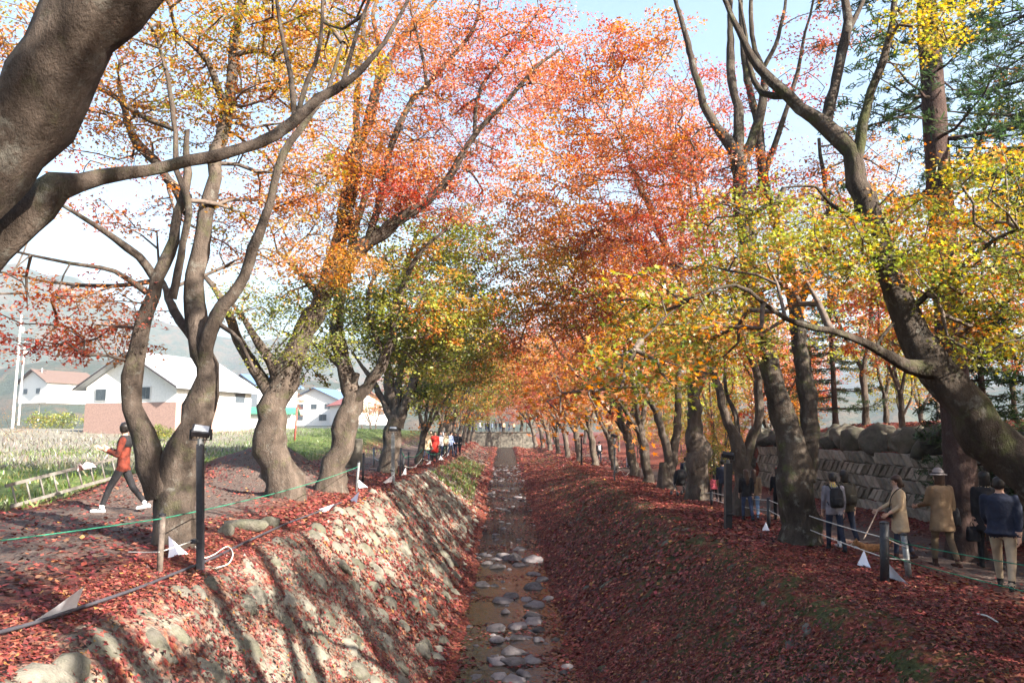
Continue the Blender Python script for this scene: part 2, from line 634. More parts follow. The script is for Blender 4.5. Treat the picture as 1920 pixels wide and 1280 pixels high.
# water
def water_material():
    m, nt, out = nodes('stream_water')
    g = N(nt, 'ShaderNodeNewGeometry')
    pos = g.outputs['Position']
    sx = N(nt, 'ShaderNodeSeparateXYZ'); nt.links.new(pos, sx.inputs[0])
    n1 = noise(nt, vscale(nt, pos, (1.0, 1.0, 1)), 5.5, 4, 0.55)
    n2 = noise(nt, vscale(nt, pos, (1.6, 0.8, 1)), 1.8, 3, 0.5)
    rf = N(nt, 'ShaderNodeMapRange', clamp=True); rf.inputs[1].default_value = 27; rf.inputs[2].default_value = 34
    rf.inputs[3].default_value = 0.12; rf.inputs[4].default_value = 1.0
    nt.links.new(sx.outputs[1], rf.inputs[0])
    b = N(nt, 'ShaderNodeBump'); b.inputs['Distance'].default_value = 0.14
    nt.links.new(math_n(nt, 'ADD', n1, n2), b.inputs['Height']); nt.links.new(rf.outputs[0], b.inputs['Strength'])
    t = N(nt, 'ShaderNodeBsdfTransparent'); t.inputs[0].default_value = (0.45, 0.32, 0.21, 1)
    d = N(nt, 'ShaderNodeBsdfDiffuse'); d.inputs[0].default_value = (0.035, 0.022, 0.012, 1)
    mx = N(nt, 'ShaderNodeMixShader'); mx.inputs[0].default_value = 0.30
    nt.links.new(t.outputs[0], mx.inputs[1]); nt.links.new(d.outputs[0], mx.inputs[2])
    gl = N(nt, 'ShaderNodeBsdfGlossy'); gl.inputs['Roughness'].default_value = 0.06
    nt.links.new(b.outputs[0], gl.inputs['Normal'])
    fr = N(nt, 'ShaderNodeFresnel'); fr.inputs['IOR'].default_value = 1.36
    nt.links.new(b.outputs[0], fr.inputs['Normal'])
    y = N(nt, 'ShaderNodeMixShader')
    nt.links.new(fr.outputs[0], y.inputs[0]); nt.links.new(mx.outputs[0], y.inputs[1]); nt.links.new(gl.outputs[0], y.inputs[2])
    nt.links.new(y.outputs[0], out.inputs[0])
    return m


wy = np.concatenate([np.arange(2, 30, 1.0), np.arange(30, 118.2, 0.5)])
wx = np.linspace(-1.5, 1.95, 9)
WX, WY = np.meshgrid(wx, wy)
WZ = water_z(WY)
n = len(wx)
a = (np.arange(len(wy) - 1)[:, None] * n + np.arange(n - 1)[None, :])
o = obj('stream_water', mesh_np('stream_water', np.stack((WX, WY, WZ), -1).reshape(-1, 3), np.stack((a, a + 1, a + 1 + n, a + n), -1).reshape(-1, 4), True), water_material())
o['kind'] = 'structure'


# stones
def rock_mesh(name, seed, flat=1.0, rough=0.35, sub=2):
    bm = bmesh.new()
    bmesh.ops.create_icosphere(bm, subdivisions=sub, radius=1.0)
    r = np.random.default_rng(seed)
    cuts = r.normal(size=(11, 3)); cuts /= np.linalg.norm(cuts, axis=1)[:, None]
    lim = r.uniform(0.52, 0.92, 11)
    for v in bm.verts:
        p = np.array(v.co)
        for c, l in zip(cuts, lim):
            dd = np.dot(p, c)
            if dd > l: p -= c * (dd - l) * 0.95
        q_ = Vector(p) * 1.6 + Vector((seed * 1.7, seed * 0.3, 0))
        p *= 1 + rough * (0.45 * mnoise.noise(q_) + 0.3 * mnoise.noise(q_ * 2.7))
        v.co = (p[0], p[1], p[2] * flat)
    me = bpy.data.meshes.new(name)
    bm.to_mesh(me); bm.free()
    me.polygons.foreach_set('use_smooth', np.ones(len(me.polygons), bool))
    me.update()
    return me


def rock_set(name, n, mat, **kw):
    out = []
    for i in range(n):
        me = rock_mesh(name, 100 + i * 7 + len(name), **kw)
        me.materials.append(mat)
        out.append(me)
    return out


def put_rocks(name, lst, parent, meshes, most=300, slope=0.0, sink=0.35, flat=0.7, rubble='stone_rubble', mat=None):
    """lst: (x,y,z,r); the ones nearest the camera are parts of their own"""
    lst = sorted(lst, key=lambda s: (s[1] - 3) / s[3])
    for x, y, z, r in lst[:most]:
        o = bpy.data.objects.new(name, random.choice(meshes))
        o.location = (x, y, z - sink * r)
        o.rotation_euler = (rng.normal(0, 0.12), slope + rng.normal(0, 0.1), rng.uniform(0, 6.28) if not slope else rng.normal(0, 0.25))
        o.scale = (r * rng.uniform(0.85, 1.15), r * rng.uniform(0.85, 1.25), r * flat * rng.uniform(0.8, 1.2))
        link(o, parent)
    rest = lst[most:]
    if rest:
        V, Fc, n0 = [], [], 0
        for x, y, z, r in rest:
            me = random.choice(meshes)
            v = np.array([p.co for p in me.vertices]); f = np.array([list(p.vertices) for p in me.polygons])
            q = np.array(Euler((0, slope, rng.uniform(0, 6.28) if not slope else 0)).to_matrix())
            v = (v * np.array((r, r * 1.1, r * flat))) @ q.T + np.array((x, y, z - sink * r))
            V.append(v); Fc.append(f + n0); n0 += len(v)
        obj(rubble, mesh_np(rubble, np.concatenate(V), np.concatenate(Fc), True), mat, parent, 'stuff')


rocks_l = rock_set('revetment_stone', 6, M_STONE_LIT)
rocks_r = rock_set('mossy_bank_stone', 6, M_STONE_MOSSY)
rocks_s = rock_set('stream_stone', 10, M_STONE_STREAM, rough=0.8)
sl_ = [(x, y, float(np.interp(x, PROF_X, PROF_Z) + np.interp(x, PROF_X, LOW) * water_z(y)) + 0.03, r) for x, y, r in stones_l if y < 42]
put_rocks('stone', sl_, LEFT_BANK, rocks_l, 300, slope=R(43), sink=0.30, flat=0.55, mat=M_STONE_LIT)
sr_ = [(x, y, float(np.interp(x, PROF_X, PROF_Z) + np.interp(x, PROF_X, LOW) * water_z(y)) + 0.0, r) for x, y, r in stones_r]
put_rocks('stone', sr_, RIGHT_BANK, rocks_r, 240, slope=R(-33), sink=0.35, flat=0.5, mat=M_STONE_MOSSY)

# boulders and pebbles in the water: the little weir, then scattered along the bed
ss = []
for px, py, w in ((898, 1022, 20), (933, 1023, 26), (952, 1022, 26), (972, 1034, 44), (1015, 1025, 36), (1032, 1033, 30), (905, 1042, 24), (917, 1043, 24), (931, 1049, 30), (950, 1044, 30),
                  (962, 1049, 52), (975, 1060, 34), (928, 1062, 44), (913, 1057, 26), (899, 1047, 20), (1002, 1051, 44), (1020, 1046, 30), (906, 1096, 36), (930, 1098, 22), (1000, 1076, 26),
                  (1018, 1086, 36), (1003, 1102, 40), (945, 1127, 44), (1000, 1135, 36), (1000, 1154, 44), (998, 1166, 48), (930, 1180, 50), (965, 1175, 50), (935, 1200, 30), (970, 1195, 36),
                  (1010, 1180, 34), (960, 1222, 46), (962, 1240, 56), (995, 1240, 36), (930, 1240, 44), (880, 1174, 20), (948, 1147, 30), (1010, 1200, 30), (985, 1262, 40), (935, 1268, 40), (1060, 1250, 34),
                  (960, 1275, 50), (890, 1268, 30), (955, 1118, 36), (985, 1124, 26), (1030, 1122, 26)):
    d = ray(px, py); t = EYE / -d[2]
    p = np.array((0, 0, EYE)) + d * t
    ss.append((p[0], p[1], 0.0, w / F * p[1] * 0.52))
for k in range(560):
    y = 12 + 60 * rng.random() ** 1.2
    x = rng.uniform(-1.2, 1.6)
    if 26.5 < y < 28.5: continue
    r = (0.035 + 0.14 * rng.random() ** 3) * (1.3 if y > 30 else 1)
    ss.append((x, y, float(water_z(y)) - 0.02, r))
put_rocks('stone', ss, STREAM_BED, rocks_s, 300, sink=0.15, flat=0.58, mat=M_STONE_STREAM)

# ------------------------------------------------------------------ leaves
def maple_outline(lobes=5):
    pts = []
    if lobes == 5:
        tips = [(-140, 0.62), (-62, 0.92), (0, 1.08), (62, 0.92), (140, 0.62)]
        notch = [(-100, 0.30), (-30, 0.36), (30, 0.36), (100, 0.30)]
        seq = []
        for i, t in enumerate(tips):
            seq.append(t)
            if i < 4: seq.append(notch[i])
        seq.append((180, 0.22))
    else:
        seq = [(-115, 0.85), (-40, 0.42), (0, 1.05), (40, 0.42), (115, 0.85), (180, 0.25)]
    for a, r in seq:
        pts.append((r * math.sin(R(a)), r * math.cos(R(a))))
    return np.array(pts)


T_STAR = maple_outline(5)
T_TRI = maple_outline(3)
T_QUAD = np.array(((-0.75, -0.1), (0.05, -0.85), (0.8, 0.1), (-0.05, 0.95)))


def leaf_geo(pos, nor, size, template, colr, curl=0.18):
    n = len(pos)
    nor = nor / (np.linalg.norm(nor, axis=1)[:, None] + 1e-9)
    ref = rng.normal(size=(n, 3))
    a = np.cross(nor, ref); a /= np.linalg.norm(a, axis=1)[:, None] + 1e-9
    b = np.cross(nor, a)
    k = len(template)
    tx, ty = template[:, 0], template[:, 1]
    tz = -curl * (tx * tx + ty * ty) * 0.6
    s = size[:, None, None]
    cu = rng.uniform(-0.6, 1.3, n)[:, None, None]
    V = pos[:, None, :] + s * (a[:, None, :] * tx[None, :, None] + b[:, None, :] * ty[None, :, None] + nor[:, None, :] * tz[None, :, None] * cu)
    Fc = np.arange(n * k, dtype=np.int32).reshape(n, k)
    C = np.repeat(colr, k, axis=0)
    return V.reshape(-1, 3), Fc, C


# leaf colours (reflectance)
RED, CRIM, PINK, ORAN, RUST, GOLD, YELL, YGRN, GREN, DGRN = map(np.array, (
    (0.45, 0.085, 0.048), (0.28, 0.034, 0.032), (0.56, 0.215, 0.125), (0.54, 0.205, 0.06), (0.31, 0.10, 0.035),
    (0.44, 0.235, 0.050), (0.52, 0.36, 0.065), (0.31, 0.305, 0.05), (0.18, 0.205, 0.040), (0.07, 0.095, 0.024)))
PAL = {
    'gold': ((GOLD, 6), (YELL, 2), (ORAN, 1), (YGRN, 2), (RUST, 0.5)),
    'goldorange': ((GOLD, 5), (ORAN, 4), (RUST, 1.5), (YGRN, 0.7)),
    'orange': ((ORAN, 5), (GOLD, 2), (RED, 1), (RUST, 2)),
    'redorange': ((RED, 3), (ORAN, 4), (PINK, 2)),
    'red': ((RED, 5), (PINK, 2), (ORAN, 1), (CRIM, 1)),
    'pink': ((PINK, 5), (RED, 3), (ORAN, 2)),
    'pinkorange': ((PINK, 3), (ORAN, 5), (GOLD, 1)),
    'yg': ((YGRN, 5), (YELL, 1.5), (GREN, 2), (ORAN, 1.5)),
    'ygorange': ((YGRN, 3), (ORAN, 4), (GOLD, 2), (GREN, 2)),
    'green': ((GREN, 5), (YGRN, 3.5), (DGRN, 1)),
    'greengold': ((GREN, 3), (YGRN, 3), (GOLD, 2), (ORAN, 1)),
    'yellow': ((YELL, 4), (YGRN, 3), (GOLD, 1)),
    'fallen': ((np.array((0.155, 0.030, 0.028)), 5), (np.array((0.24, 0.058, 0.045)), 4), (np.array((0.28, 0.11, 0.065)), 1.8), (np.array((0.075, 0.026, 0.022)), 4), (np.array((0.34, 0.17, 0.05)), 0.4), (np.array((0.15, 0.075, 0.048)), 1.3)),
}


def pick(pal, n):
    c = np.array([x[0] for x in PAL[pal]]); w = np.array([x[1] for x in PAL[pal]], float)
    return c[rng.choice(len(c), n, p=w / w.sum())]


def jitter(c, s=0.22):
    return np.clip(c * (1 + rng.normal(0, s, (len(c), 1))) * (1 + rng.normal(0, 0.09, (len(c), 3))), 0.004, 0.85)


# fallen leaves, one object over each part of the ground
def scatter(name, label, x0, x1, y0, y1, n, size, template, keep):
    x = rng.uniform(x0, x1, n); y = y0 + (y1 - y0) * rng.random(n) ** 1.35
    k = rng.random(n) < keep(x, y)
    x, y = x[k], y[k]
    z = height(x, y)
    e = 0.06
    nx = -(height(x + e, y) - height(x - e, y)) / (2 * e); ny = -(height(x, y + e) - height(x, y - e)) / (2 * e)
    nor = np.stack((nx, ny, np.ones_like(nx)), -1)
    nor /= np.linalg.norm(nor, axis=1)[:, None]
    nor = nor + rng.normal(0, 0.30, nor.shape)
    pos = np.stack((x, y, z), -1) + nor * rng.uniform(0.005, 0.035, (len(x), 1))
    c = jitter(pick('fallen', len(x)), 0.3)
    V, Fc, C = leaf_geo(pos, nor, rng.uniform(0.7, 1.25, len(x)) * size, template, c, 0.45)
    o = obj(name, mesh_np(name, V, Fc, False, C), M_FALLEN)
    tag(o, label, 'leaves', kind='stuff')
    return o


def keep_left(x, y):
    bank = sstep(-4.0, -3.6, x)
    m = 0.70 + 1.1 * vnoise(x, y, 0.8, 11) + 0.7 * vnoise(x, y, 0.28, 12)
    low = sstep(-2.2, -1.5, x)
    p = np.clip(m + 0.35 * low, 0.06, 1) * (0.84 + 0.16 * sstep(-3.1, -1.9, x))
    p = np.where(bump(x, y) > 0.062, p * 0.6, p)
    top = np.clip(0.8 + 0.6 * vnoise(x, y, 1.2, 13), 0.2, 1)
    return bank * p + (1 - bank) * top


def keep_right(x, y):
    m = 0.80 + 1.0 * vnoise(x, y, 0.9, 21) + 0.9 * vnoise(x, y, 0.3, 22)
    p = np.clip(m, 0.10, 1)
    edge = np.exp(-((x - 4.62) / 0.42) ** 2) * np.clip(0.75 + 1.2 * vnoise(x, y, 0.9, 23), 0, 1)
    p = p * (1 - 0.9 * edge)
    p = np.where(bump(x, y) > 0.062, p * 0.5, p)
    return np.where(x > 5.15, 1.0, p)


def keep_path_l(x, y):
    return np.clip(0.08 + 0.7 * vnoise(x, y, 1.4, 31) + 0.45 * np.exp(-((x + 4.8) / 0.9) ** 2) + 0.5 * np.exp(-((x + 9.8) / 0.9) ** 2), 0.04, 1)


def keep_path_r(x, y):
    return np.clip(0.12 + 0.8 * vnoise(x, y, 1.0, 41) + 0.9 * np.exp(-((x - 7) / 0.8) ** 2) + 1.0 * np.exp(-((x - 12.2) / 0.8) ** 2), 0.03, 1)


scatter('fallen_leaves', 'red fallen maple leaves strewn over the near sunlit left bank', -4.8, -1.1, 4.5, 15, 42000, 0.036, T_TRI, keep_left)
scatter('fallen_leaves', 'red fallen maple leaves on the farther left bank', -4.8, -1.1, 15, 46, 34000, 0.052, T_QUAD, keep_left)
scatter('fallen_leaves', 'thick red leaf carpet over the near shaded right bank and its edge', 1.5, 7.0, 6.5, 16, 71000, 0.039, T_TRI, keep_right)
scatter('fallen_leaves', 'red leaf carpet on the farther right bank', 1.5, 7.0, 16, 60, 60000, 0.056, T_QUAD, keep_right)
scatter('fallen_leaves', 'reddish leaf cover far along the left bank', -5.5, -1.0, 46, 117, 9000, 0.11, T_QUAD, keep_left)
scatter('fallen_leaves', 'reddish leaf cover far along the right bank and path', 1.4, 12, 58, 117, 15000, 0.12, T_QUAD, lambda x, y: np.clip(0.75 + vnoise(x, y, 2.0, 77), 0.2, 1))
scatter('fallen_leaves', 'scattered red leaves on the left earth path', -10.4, -4.8, 8, 40, 34000, 0.045, T_QUAD, keep_path_l)
scatter('fallen_leaves', 'scattered red leaves on the right footpath', 7.0, 12.45, 10, 50, 36000, 0.045, T_QUAD, keep_path_r)
scatter('fallen_leaves', 'red leaves heaped on the terrace above the stone wall', 12.8, 19, 16, 40, 16000, 0.055, T_QUAD, lambda x, y: np.full(len(x), 0.9))


# leaves floating on and lodged in the stream
def floating():
    n = 26000
    x = rng.uniform(-1.25, 1.65, n); y = 11 + 60 * rng.random(n) ** 1.3
    edge = np.maximum(sstep(-0.62, -1.15, x), sstep(0.75, 1.45, x))
    bar = np.clip(0.5 + 0.5 * np.sin(y * 2.1 + 2 * vnoise(x, y, 1.0, 55)), 0, 1) ** 4
    k = rng.random(n) < np.clip(edge * 1.0 + 0.7 * bar + 1.0 * (vnoise(x, y, 0.9, 51) + 0.02), 0, 1) * np.where(y > 30, 0.45, 1.0)
    x, y = x[k], y[k]
    z = np.maximum(height(x, y), water_z(y)) + rng.uniform(0.004, 0.02, len(x))
    nor = np.stack((np.zeros_like(x), np.zeros_like(x), np.ones_like(x)), -1) + rng.normal(0, 0.16, (len(x), 3))
    V, Fc, C = leaf_geo(np.stack((x, y, z), -1), nor, rng.uniform(0.7, 1.3, len(x)) * np.where(y > 30, 0.06, 0.046), T_QUAD, jitter(pick('fallen', len(x)) * 0.9, 0.3), 0.2)
    tag(obj('floating_leaves', mesh_np('floating_leaves', V, Fc, False, C), M_FALLEN), 'dark red leaves floating and lodged in the shallow stream', 'leaves', kind='stuff')


floating()

# ------------------------------------------------------------------ trees
def ptube(edges_p, edges_q, r0, r1, n=5):
    """many straight tapered twigs at once"""
    p, q = np.asarray(edges_p), np.asarray(edges_q)
    m = len(p)
    d = q - p
    d /= np.linalg.norm(d, axis=1)[:, None] + 1e-9
    ref = np.where(np.abs(d[:, 2:3]) < 0.9, np.array((0, 0, 1.0)), np.array((1.0, 0, 0)))
    a = np.cross(d, ref); a /= np.linalg.norm(a, axis=1)[:, None] + 1e-9
    b = np.cross(d, a)
    ang = np.linspace(0, 2 * math.pi, n, endpoint=False)
    off = a[:, None, :] * np.cos(ang)[None, :, None] + b[:, None, :] * np.sin(ang)[None, :, None]
    V = np.concatenate((p[:, None] + off * np.asarray(r0)[:, None, None], q[:, None] + off * np.asarray(r1)[:, None, None]), 1)
    i = np.arange(m)[:, None] * (2 * n)
    j = np.arange(n)[None, :]
    f = np.stack((i + j, i + (j + 1) % n, i + n + (j + 1) % n, i + n + j), -1).reshape(-1, 4)
    return V.reshape(-1, 3), f


def grow(limb_pts, limb_r, centers, twig=0.0055, droop=0.0):
    """branches from the limbs to every leaf spray; each spray joins the nearest bit of what is already grown"""
    nodes_p = [np.asarray(limb_pts, float)]
    P = np.asarray(limb_pts, float)
    path = np.zeros(len(P)); par = -np.ones(len(P), int)
    C = np.asarray(centers, float)
    if not len(C): return None
    d0 = np.min(np.linalg.norm(C[:, None] - P[None], axis=2), axis=1) if len(P) * len(C) < 3e6 else np.linalg.norm(C - P.mean(0), axis=1)
    cap = len(P) + 5 * len(C)
    A = np.zeros((cap, 3)); A[:len(P)] = P
    pl = np.zeros(cap); pa = -np.ones(cap, int)
    n = len(P)
    root_n = n
    cnt = np.zeros(cap)
    for k in np.argsort(d0):
        c = C[k]
        dd = np.linalg.norm(A[:n] - c, axis=1)
        up = np.clip(A[:n, 2] - c[2], 0, None)
        cost = dd + 0.28 * pl[:n] + 0.5 * up
        j = int(np.argmin(cost))
        L = dd[j]
        s = 1 + min(4, int(L / 0.45))
        p0 = A[j].copy()
        mid = (p0 + c) / 2 + np.array((0, 0, 0.10 * L)) + rng.normal(0, 0.045 * L, 3)
        last = j
        for i in range(1, s + 1):
            t = i / s
            q = (1 - t) ** 2 * p0 + 2 * t * (1 - t) * mid + t * t * c
            if i < s: q = q + rng.normal(0, 0.014, 3)
            A[n] = q; pa[n] = last; pl[n] = pl[last] + L / s
            last = n; n += 1
        cnt[last] += 1
    for i in range(n - 1, root_n - 1, -1):
        if pa[i] >= 0: cnt[pa[i]] += cnt[i]
    idx = np.arange(root_n, n)
    rad = np.minimum(twig * np.maximum(cnt, 1) ** 0.5, 0.05)
    pr = np.where(pa[idx] >= root_n, rad[np.maximum(pa[idx], 0)], rad[idx] * 1.25)
    pr = np.minimum(pr, rad[idx] * 1.8)
    return ptube(A[pa[idx]], A[idx], pr, rad[idx], 5)


def sprays(centers, cols, per, radius, size, template, flat=0.16, tilt=0.55):
    n = len(centers)
    k = np.maximum(3, rng.poisson(per, n))
    idx = np.repeat(np.arange(n), k)
    m = len(idx)
    ax = rng.normal(0, 0.28, (n, 3)); ax[:, 2] = 1; ax /= np.linalg.norm(ax, axis=1)[:, None]
    rr = radius * rng.uniform(0.6, 1.3, n)
    th = rng.uniform(0, 2 * math.pi, m); r = np.sqrt(rng.random(m))
    st = rng.uniform(0.5, 1.0, n)       # sprays are longer than wide
    sa = rng.uniform(0, math.pi, n)
    u, v = r * np.cos(th), r * np.sin(th) * st[idx]
    x = u * np.cos(sa[idx]) - v * np.sin(sa[idx]); y = u * np.sin(sa[idx]) + v * np.cos(sa[idx])
    z = rng.normal(0, flat, m) - 0.35 * r * r * 0.6
    off = np.stack((x, y, z), -1) * rr[idx][:, None]
    off[:, 2] -= (ax[idx, 0] * off[:, 0] + ax[idx, 1] * off[:, 1])
    pos = centers[idx] + off
    nor = ax[idx] + rng.normal(0, tilt, (m, 3))
    c = jitter(cols[idx], 0.16)
    return leaf_geo(pos, nor, size * rng.uniform(0.65, 1.25, m), template, c)


def ball(n, bias=0.55):
    d = rng.normal(size=(n, 3)); d /= np.linalg.norm(d, axis=1)[:, None]
    return d * (rng.random(n) ** bias)[:, None]


LIMB_STEP = 0.22
DENS, PER = 2.4, 1.05


def slim(P, trunk):
    t = np.linspace(0, 1, len(P)) ** 0.7
    P[:, 3] *= (0.80 - 0.20 * t) if trunk else (0.72 - 0.08 * t)
    return P


def px_limb(pts):
    """(px, py, Y, width px) or ('w', x, y, z, radius) -> points with radius"""
    out = []
    for p in pts:
        if p[0] == 'w': out.append(np.array(p[1:5]))
        else:
            q = at(p[0], p[1], p[2])
            out.append(np.array((*q, p[3] * 0.5 / F * p[2])))
    return np.array(out)


def build_tree(name, label, limbs, crowns, bark=None, group=None, leaf=0.045, per=42, spray=0.42, template=None, category='tree', ground=True, twig=0.0062, sides=12, cut=None):
    """limbs: first = trunk, others = branches; crowns: list of (centers, colours)"""
    bark = bark or M_BARK
    template = T_TRI if template is None else template
    trunk = slim(px_limb(limbs[0]), True) if not isinstance(limbs[0], np.ndarray) else limbs[0]
    if ground:
        b = trunk[0].copy()
        g = gz(b[0], b[1])
        trunk[0, 2] = g - 0.12
        r0 = trunk[0, 3]
        trunk = np.vstack(([[b[0], b[1], g - 0.12, r0 * 1.2]], [[b[0] + (trunk[1, 0] - b[0]) * 0.1, b[1] + (trunk[1, 1] - b[1]) * 0.1, g + 0.16, r0 * 1.06]], trunk[1:]))
    base = trunk[0, :3].copy()
    if ground: base[2] += 0.12
    root = empty(name, base)
    tag(root, label, category, group)
    nodes_p, nodes_r = [], []
    for i, lm in enumerate(limbs):
        P = trunk if i == 0 else (slim(px_limb(lm), False) if not isinstance(lm, np.ndarray) else lm)
        C = catmull(P, LIMB_STEP)
        C[:, 3] = np.maximum(C[:, 3], 0.006)
        if len(C) > 6 and P is not None:
            m_ = len(C); ii = np.arange(m_)
            fade = np.clip(ii / 4, 0, 1)[:, None]
            wob = np.stack([vnoise(ii * 0.42 + 31 * i + 7 * a_, np.full(m_, base[1]), 1.0, 5 + a_) for a_ in range(3)], -1) + 0.5 * np.stack([vnoise(ii * 1.1 + 11 * i + 5 * a_, np.full(m_, base[0]), 1.0, 9 + a_) for a_ in range(3)], -1)
            C[:, :3] += fade * wob * (0.03 + 0.55 * C[:, 3:4])
        nn = sides if C[0, 3] > 0.08 else 8
        v, f = tube(C[:, :3] - base, C[:, 3], nn, 0.2 if C[0, 3] > 0.06 else 0.14, seed=i + int(abs(base[1] * 10)))
        fl = [f]
        if cut and i in cut:
            vv = len(v); v = np.vstack((v, [C[-1, :3] - base + 0.01]))
            ring = vv - nn + np.arange(nn)
            fl.append(np.stack((ring, np.roll(ring, -1), np.full(nn, vv)), -1))
        obj('trunk' if i == 0 else 'branch', mesh_np('limb', v, fl, True), bark, root)
        s = int(len(C) * (0.55 if i == 0 else 0.25))
        nodes_p.append(C[s:, :3]); nodes_r.append(C[s:, 3])
    if crowns:
        NP = np.concatenate(nodes_p); NR = np.concatenate(nodes_r)
        cen = np.concatenate([c[0] for c in crowns]); cl = np.concatenate([c[1] for c in crowns])
        tw = grow(NP, NR, cen, twig)
        if tw is not None:
            o = obj('twigs', mesh_np('twigs', tw[0] - base, tw[1], True), M_TWIG if bark is not M_CEDAR_BARK else M_CEDAR_BARK, root, 'stuff')
        V, Fc, Cc = sprays(cen, cl, per * PER, spray, leaf * 1.0, template)
        obj('crown', mesh_np('crown', V - base, Fc, False, Cc), M_LEAF, root, 'stuff')
    return root


def blob(px, py, Y, rx, ry, rd, n, pal):
    n = int(n * DENS)
    c = at(px, py, Y)
    p = c + ball(n, 0.42) * np.array((rx / F * Y, rd, ry / F * Y)) * 1.14
    # colour drifts in patches through the crown
    cols = pick(pal, n)
    order = np.argsort(p[:, 0] + 0.7 * p[:, 1] + 0.9 * p[:, 2] + rng.normal(0, 0.7, n))
    main = np.repeat(pick(pal, n // 6 + 1), 6, axis=0)[:n]
    out = np.empty_like(cols)
    out[order] = main
    mixw = rng.random(n)[:, None] < 0.55
    return p, np.where(mixw, out, cols)


# ---- left row
build_tree('maple_tree', 'huge grey maple trunk leaning in across the top left corner', [
    [('w', -5.75, 5.1, 0, 0.44), (-330, 740, 5.0, 225), (-60, 375, 4.9, 215), (60, 218, 4.8, 212), (170, 75, 4.7, 208), (290, -90, 4.6, 200), (420, -290, 4.7, 170), (520, -520, 5.2, 120)],
    [(-210, 640, 5.3, 130), (-20, 455, 5.4, 108), (62, 372, 5.5, 104), (108, 345, 5.6, 84), (150, 341, 5.7, 48), (230, 322, 5.9, 38), (310, 308, 6.1, 36), (400, 292, 6.3, 35), (480, 268, 6.5, 31), (545, 232, 6.7, 36), (600, 190, 6.9, 28), (660, 150, 7.1, 21), (720, 80, 7.3, 13), (770, -10, 7.6, 9)],
    [(553, 226, 6.8, 17), (545, 140, 6.9, 15), (525, 60, 7.0, 12), (516, -30, 7.0, 9)],
    [(556, 222, 6.8, 15), (576, 150, 6.9, 14), (600, 85, 7.0, 12), (606, -10, 7.0, 9)],
    [(640, 165, 7.0, 14), (672, 60, 7.2, 11), (700, -20, 7.4, 9)],
], [blob(600, -150, 7.5, 260, 120, 1.2, 26, 'gold'), blob(560, 30, 7.6, 120, 60, 0.8, 9, 'gold')], leaf=0.034, template=T_STAR, spray=0.30, per=30)

build_tree('maple_tree', 'pale twin-stemmed maple behind the left floodlight post', [
    [(335, 1000, 11.4, 92), (322, 930, 11.4, 104), (318, 885, 11.4, 100), (350, 830, 11.4, 80), (380, 770, 11.4, 76), (388, 715, 11.4, 66), (370, 640, 11.5, 60), (364, 560, 11.6, 54), (376, 450, 11.8, 46), (400, 330, 12.0, 40), (425, 215, 12.2, 35), (440, 100, 12.4, 28), (452, -20, 12.6, 20), (470, -160, 12.8, 12)],
    [(300, 930, 11.35, 66), (285, 870, 11.3, 70), (266, 812, 11.3, 62), (243, 762, 11.3, 50), (250, 700, 11.3, 54), (268, 620, 11.3, 46), (290, 545, 11.3, 42), (318, 475, 11.3, 36), (338, 400, 11.3, 28), (348, 320, 11.3, 24), (352, 246, 11.3, 16)],
    [(388, 712, 11.4, 44), (386, 655, 11.3, 40), (404, 592, 11.2, 36), (444, 538, 11.1, 32), (478, 468, 11.0, 29), (508, 380, 10.9, 26), (536, 290, 10.8, 22), (570, 230, 10.8, 17), (612, 170, 10.8, 12), (640, 80, 10.8, 8)],
    [(322, 560, 11.3, 24), (346, 455, 11.2, 20), (354, 372, 11.2, 18), (332, 320, 11.2, 16), (325, 220, 11.3, 14), (311, 130, 11.4, 11), (282, 50, 11.5, 8)],
    [(290, 520, 11.3, 26), (262, 480, 11.1, 24), (215, 450, 10.9, 20), (165, 415, 10.7, 15), (108, 378, 10.5, 10)],
    [(276, 548, 11.3, 18), (215, 510, 11.0, 13), (130, 492, 10.7, 10), (20, 468, 10.4, 7)],
    [(284, 528, 11.3, 14), (190, 535, 11.5, 11), (90, 528, 11.7, 8), (-20, 505, 11.9, 6)],
    [(352, 400, 11.9, 24), (330, 350, 12.3, 26), (285, 300, 12.7, 26), (240, 235, 13.1, 22), (222, 150, 13.5, 14)],
    [(330, 245, 11.9, 12), (262, 215, 12.3, 14), (210, 180, 12.6, 15), (165, 150, 12.9, 10), (90, 90, 13.3, 6)],
    [(426, 210, 12.2, 22), (400, 140, 12.0, 18), (372, 96, 11.8, 14), (330, 60, 11.6, 8)],
    [(372, 645, 11.5, 30), (340, 600, 11.9, 26), (316, 560, 12.4, 20), (300, 510, 12.9, 12)],
    [(400, 600, 11.3, 14), (450, 640, 11.0, 12), (482, 700, 10.8, 8)],
], [blob(430, 50, 12.4, 230, 105, 2.0, 95, 'gold'), blob(230, 180, 12.8, 190, 120, 1.8, 70, 'goldorange'), blob(580, 130, 12.5, 130, 120, 1.6, 46, 'gold'), blob(420, 210, 12.2, 60, 50, 0.5, 14, 'gold'),
    blob(110, 570, 11.0, 170, 60, 1.1, 19, 'redorange'), blob(60, 645, 11.0, 120, 30, 0.9, 8, 'red'), blob(200, 640, 11.8, 70, 36, 0.7, 12, 'redorange'), blob(480, 420, 13.0, 110, 90, 1.2, 30, 'goldorange'),
    blob(540, 330, 13.0, 120, 80, 1.2, 24, 'goldorange'), blob(240, 380, 12.5, 160, 60, 1.0, 14, 'redorange'), blob(60, 60, 12.5, 160, 90, 1.5, 26, 'goldorange')],
    leaf=0.040, template=T_TRI, spray=0.40, per=46)

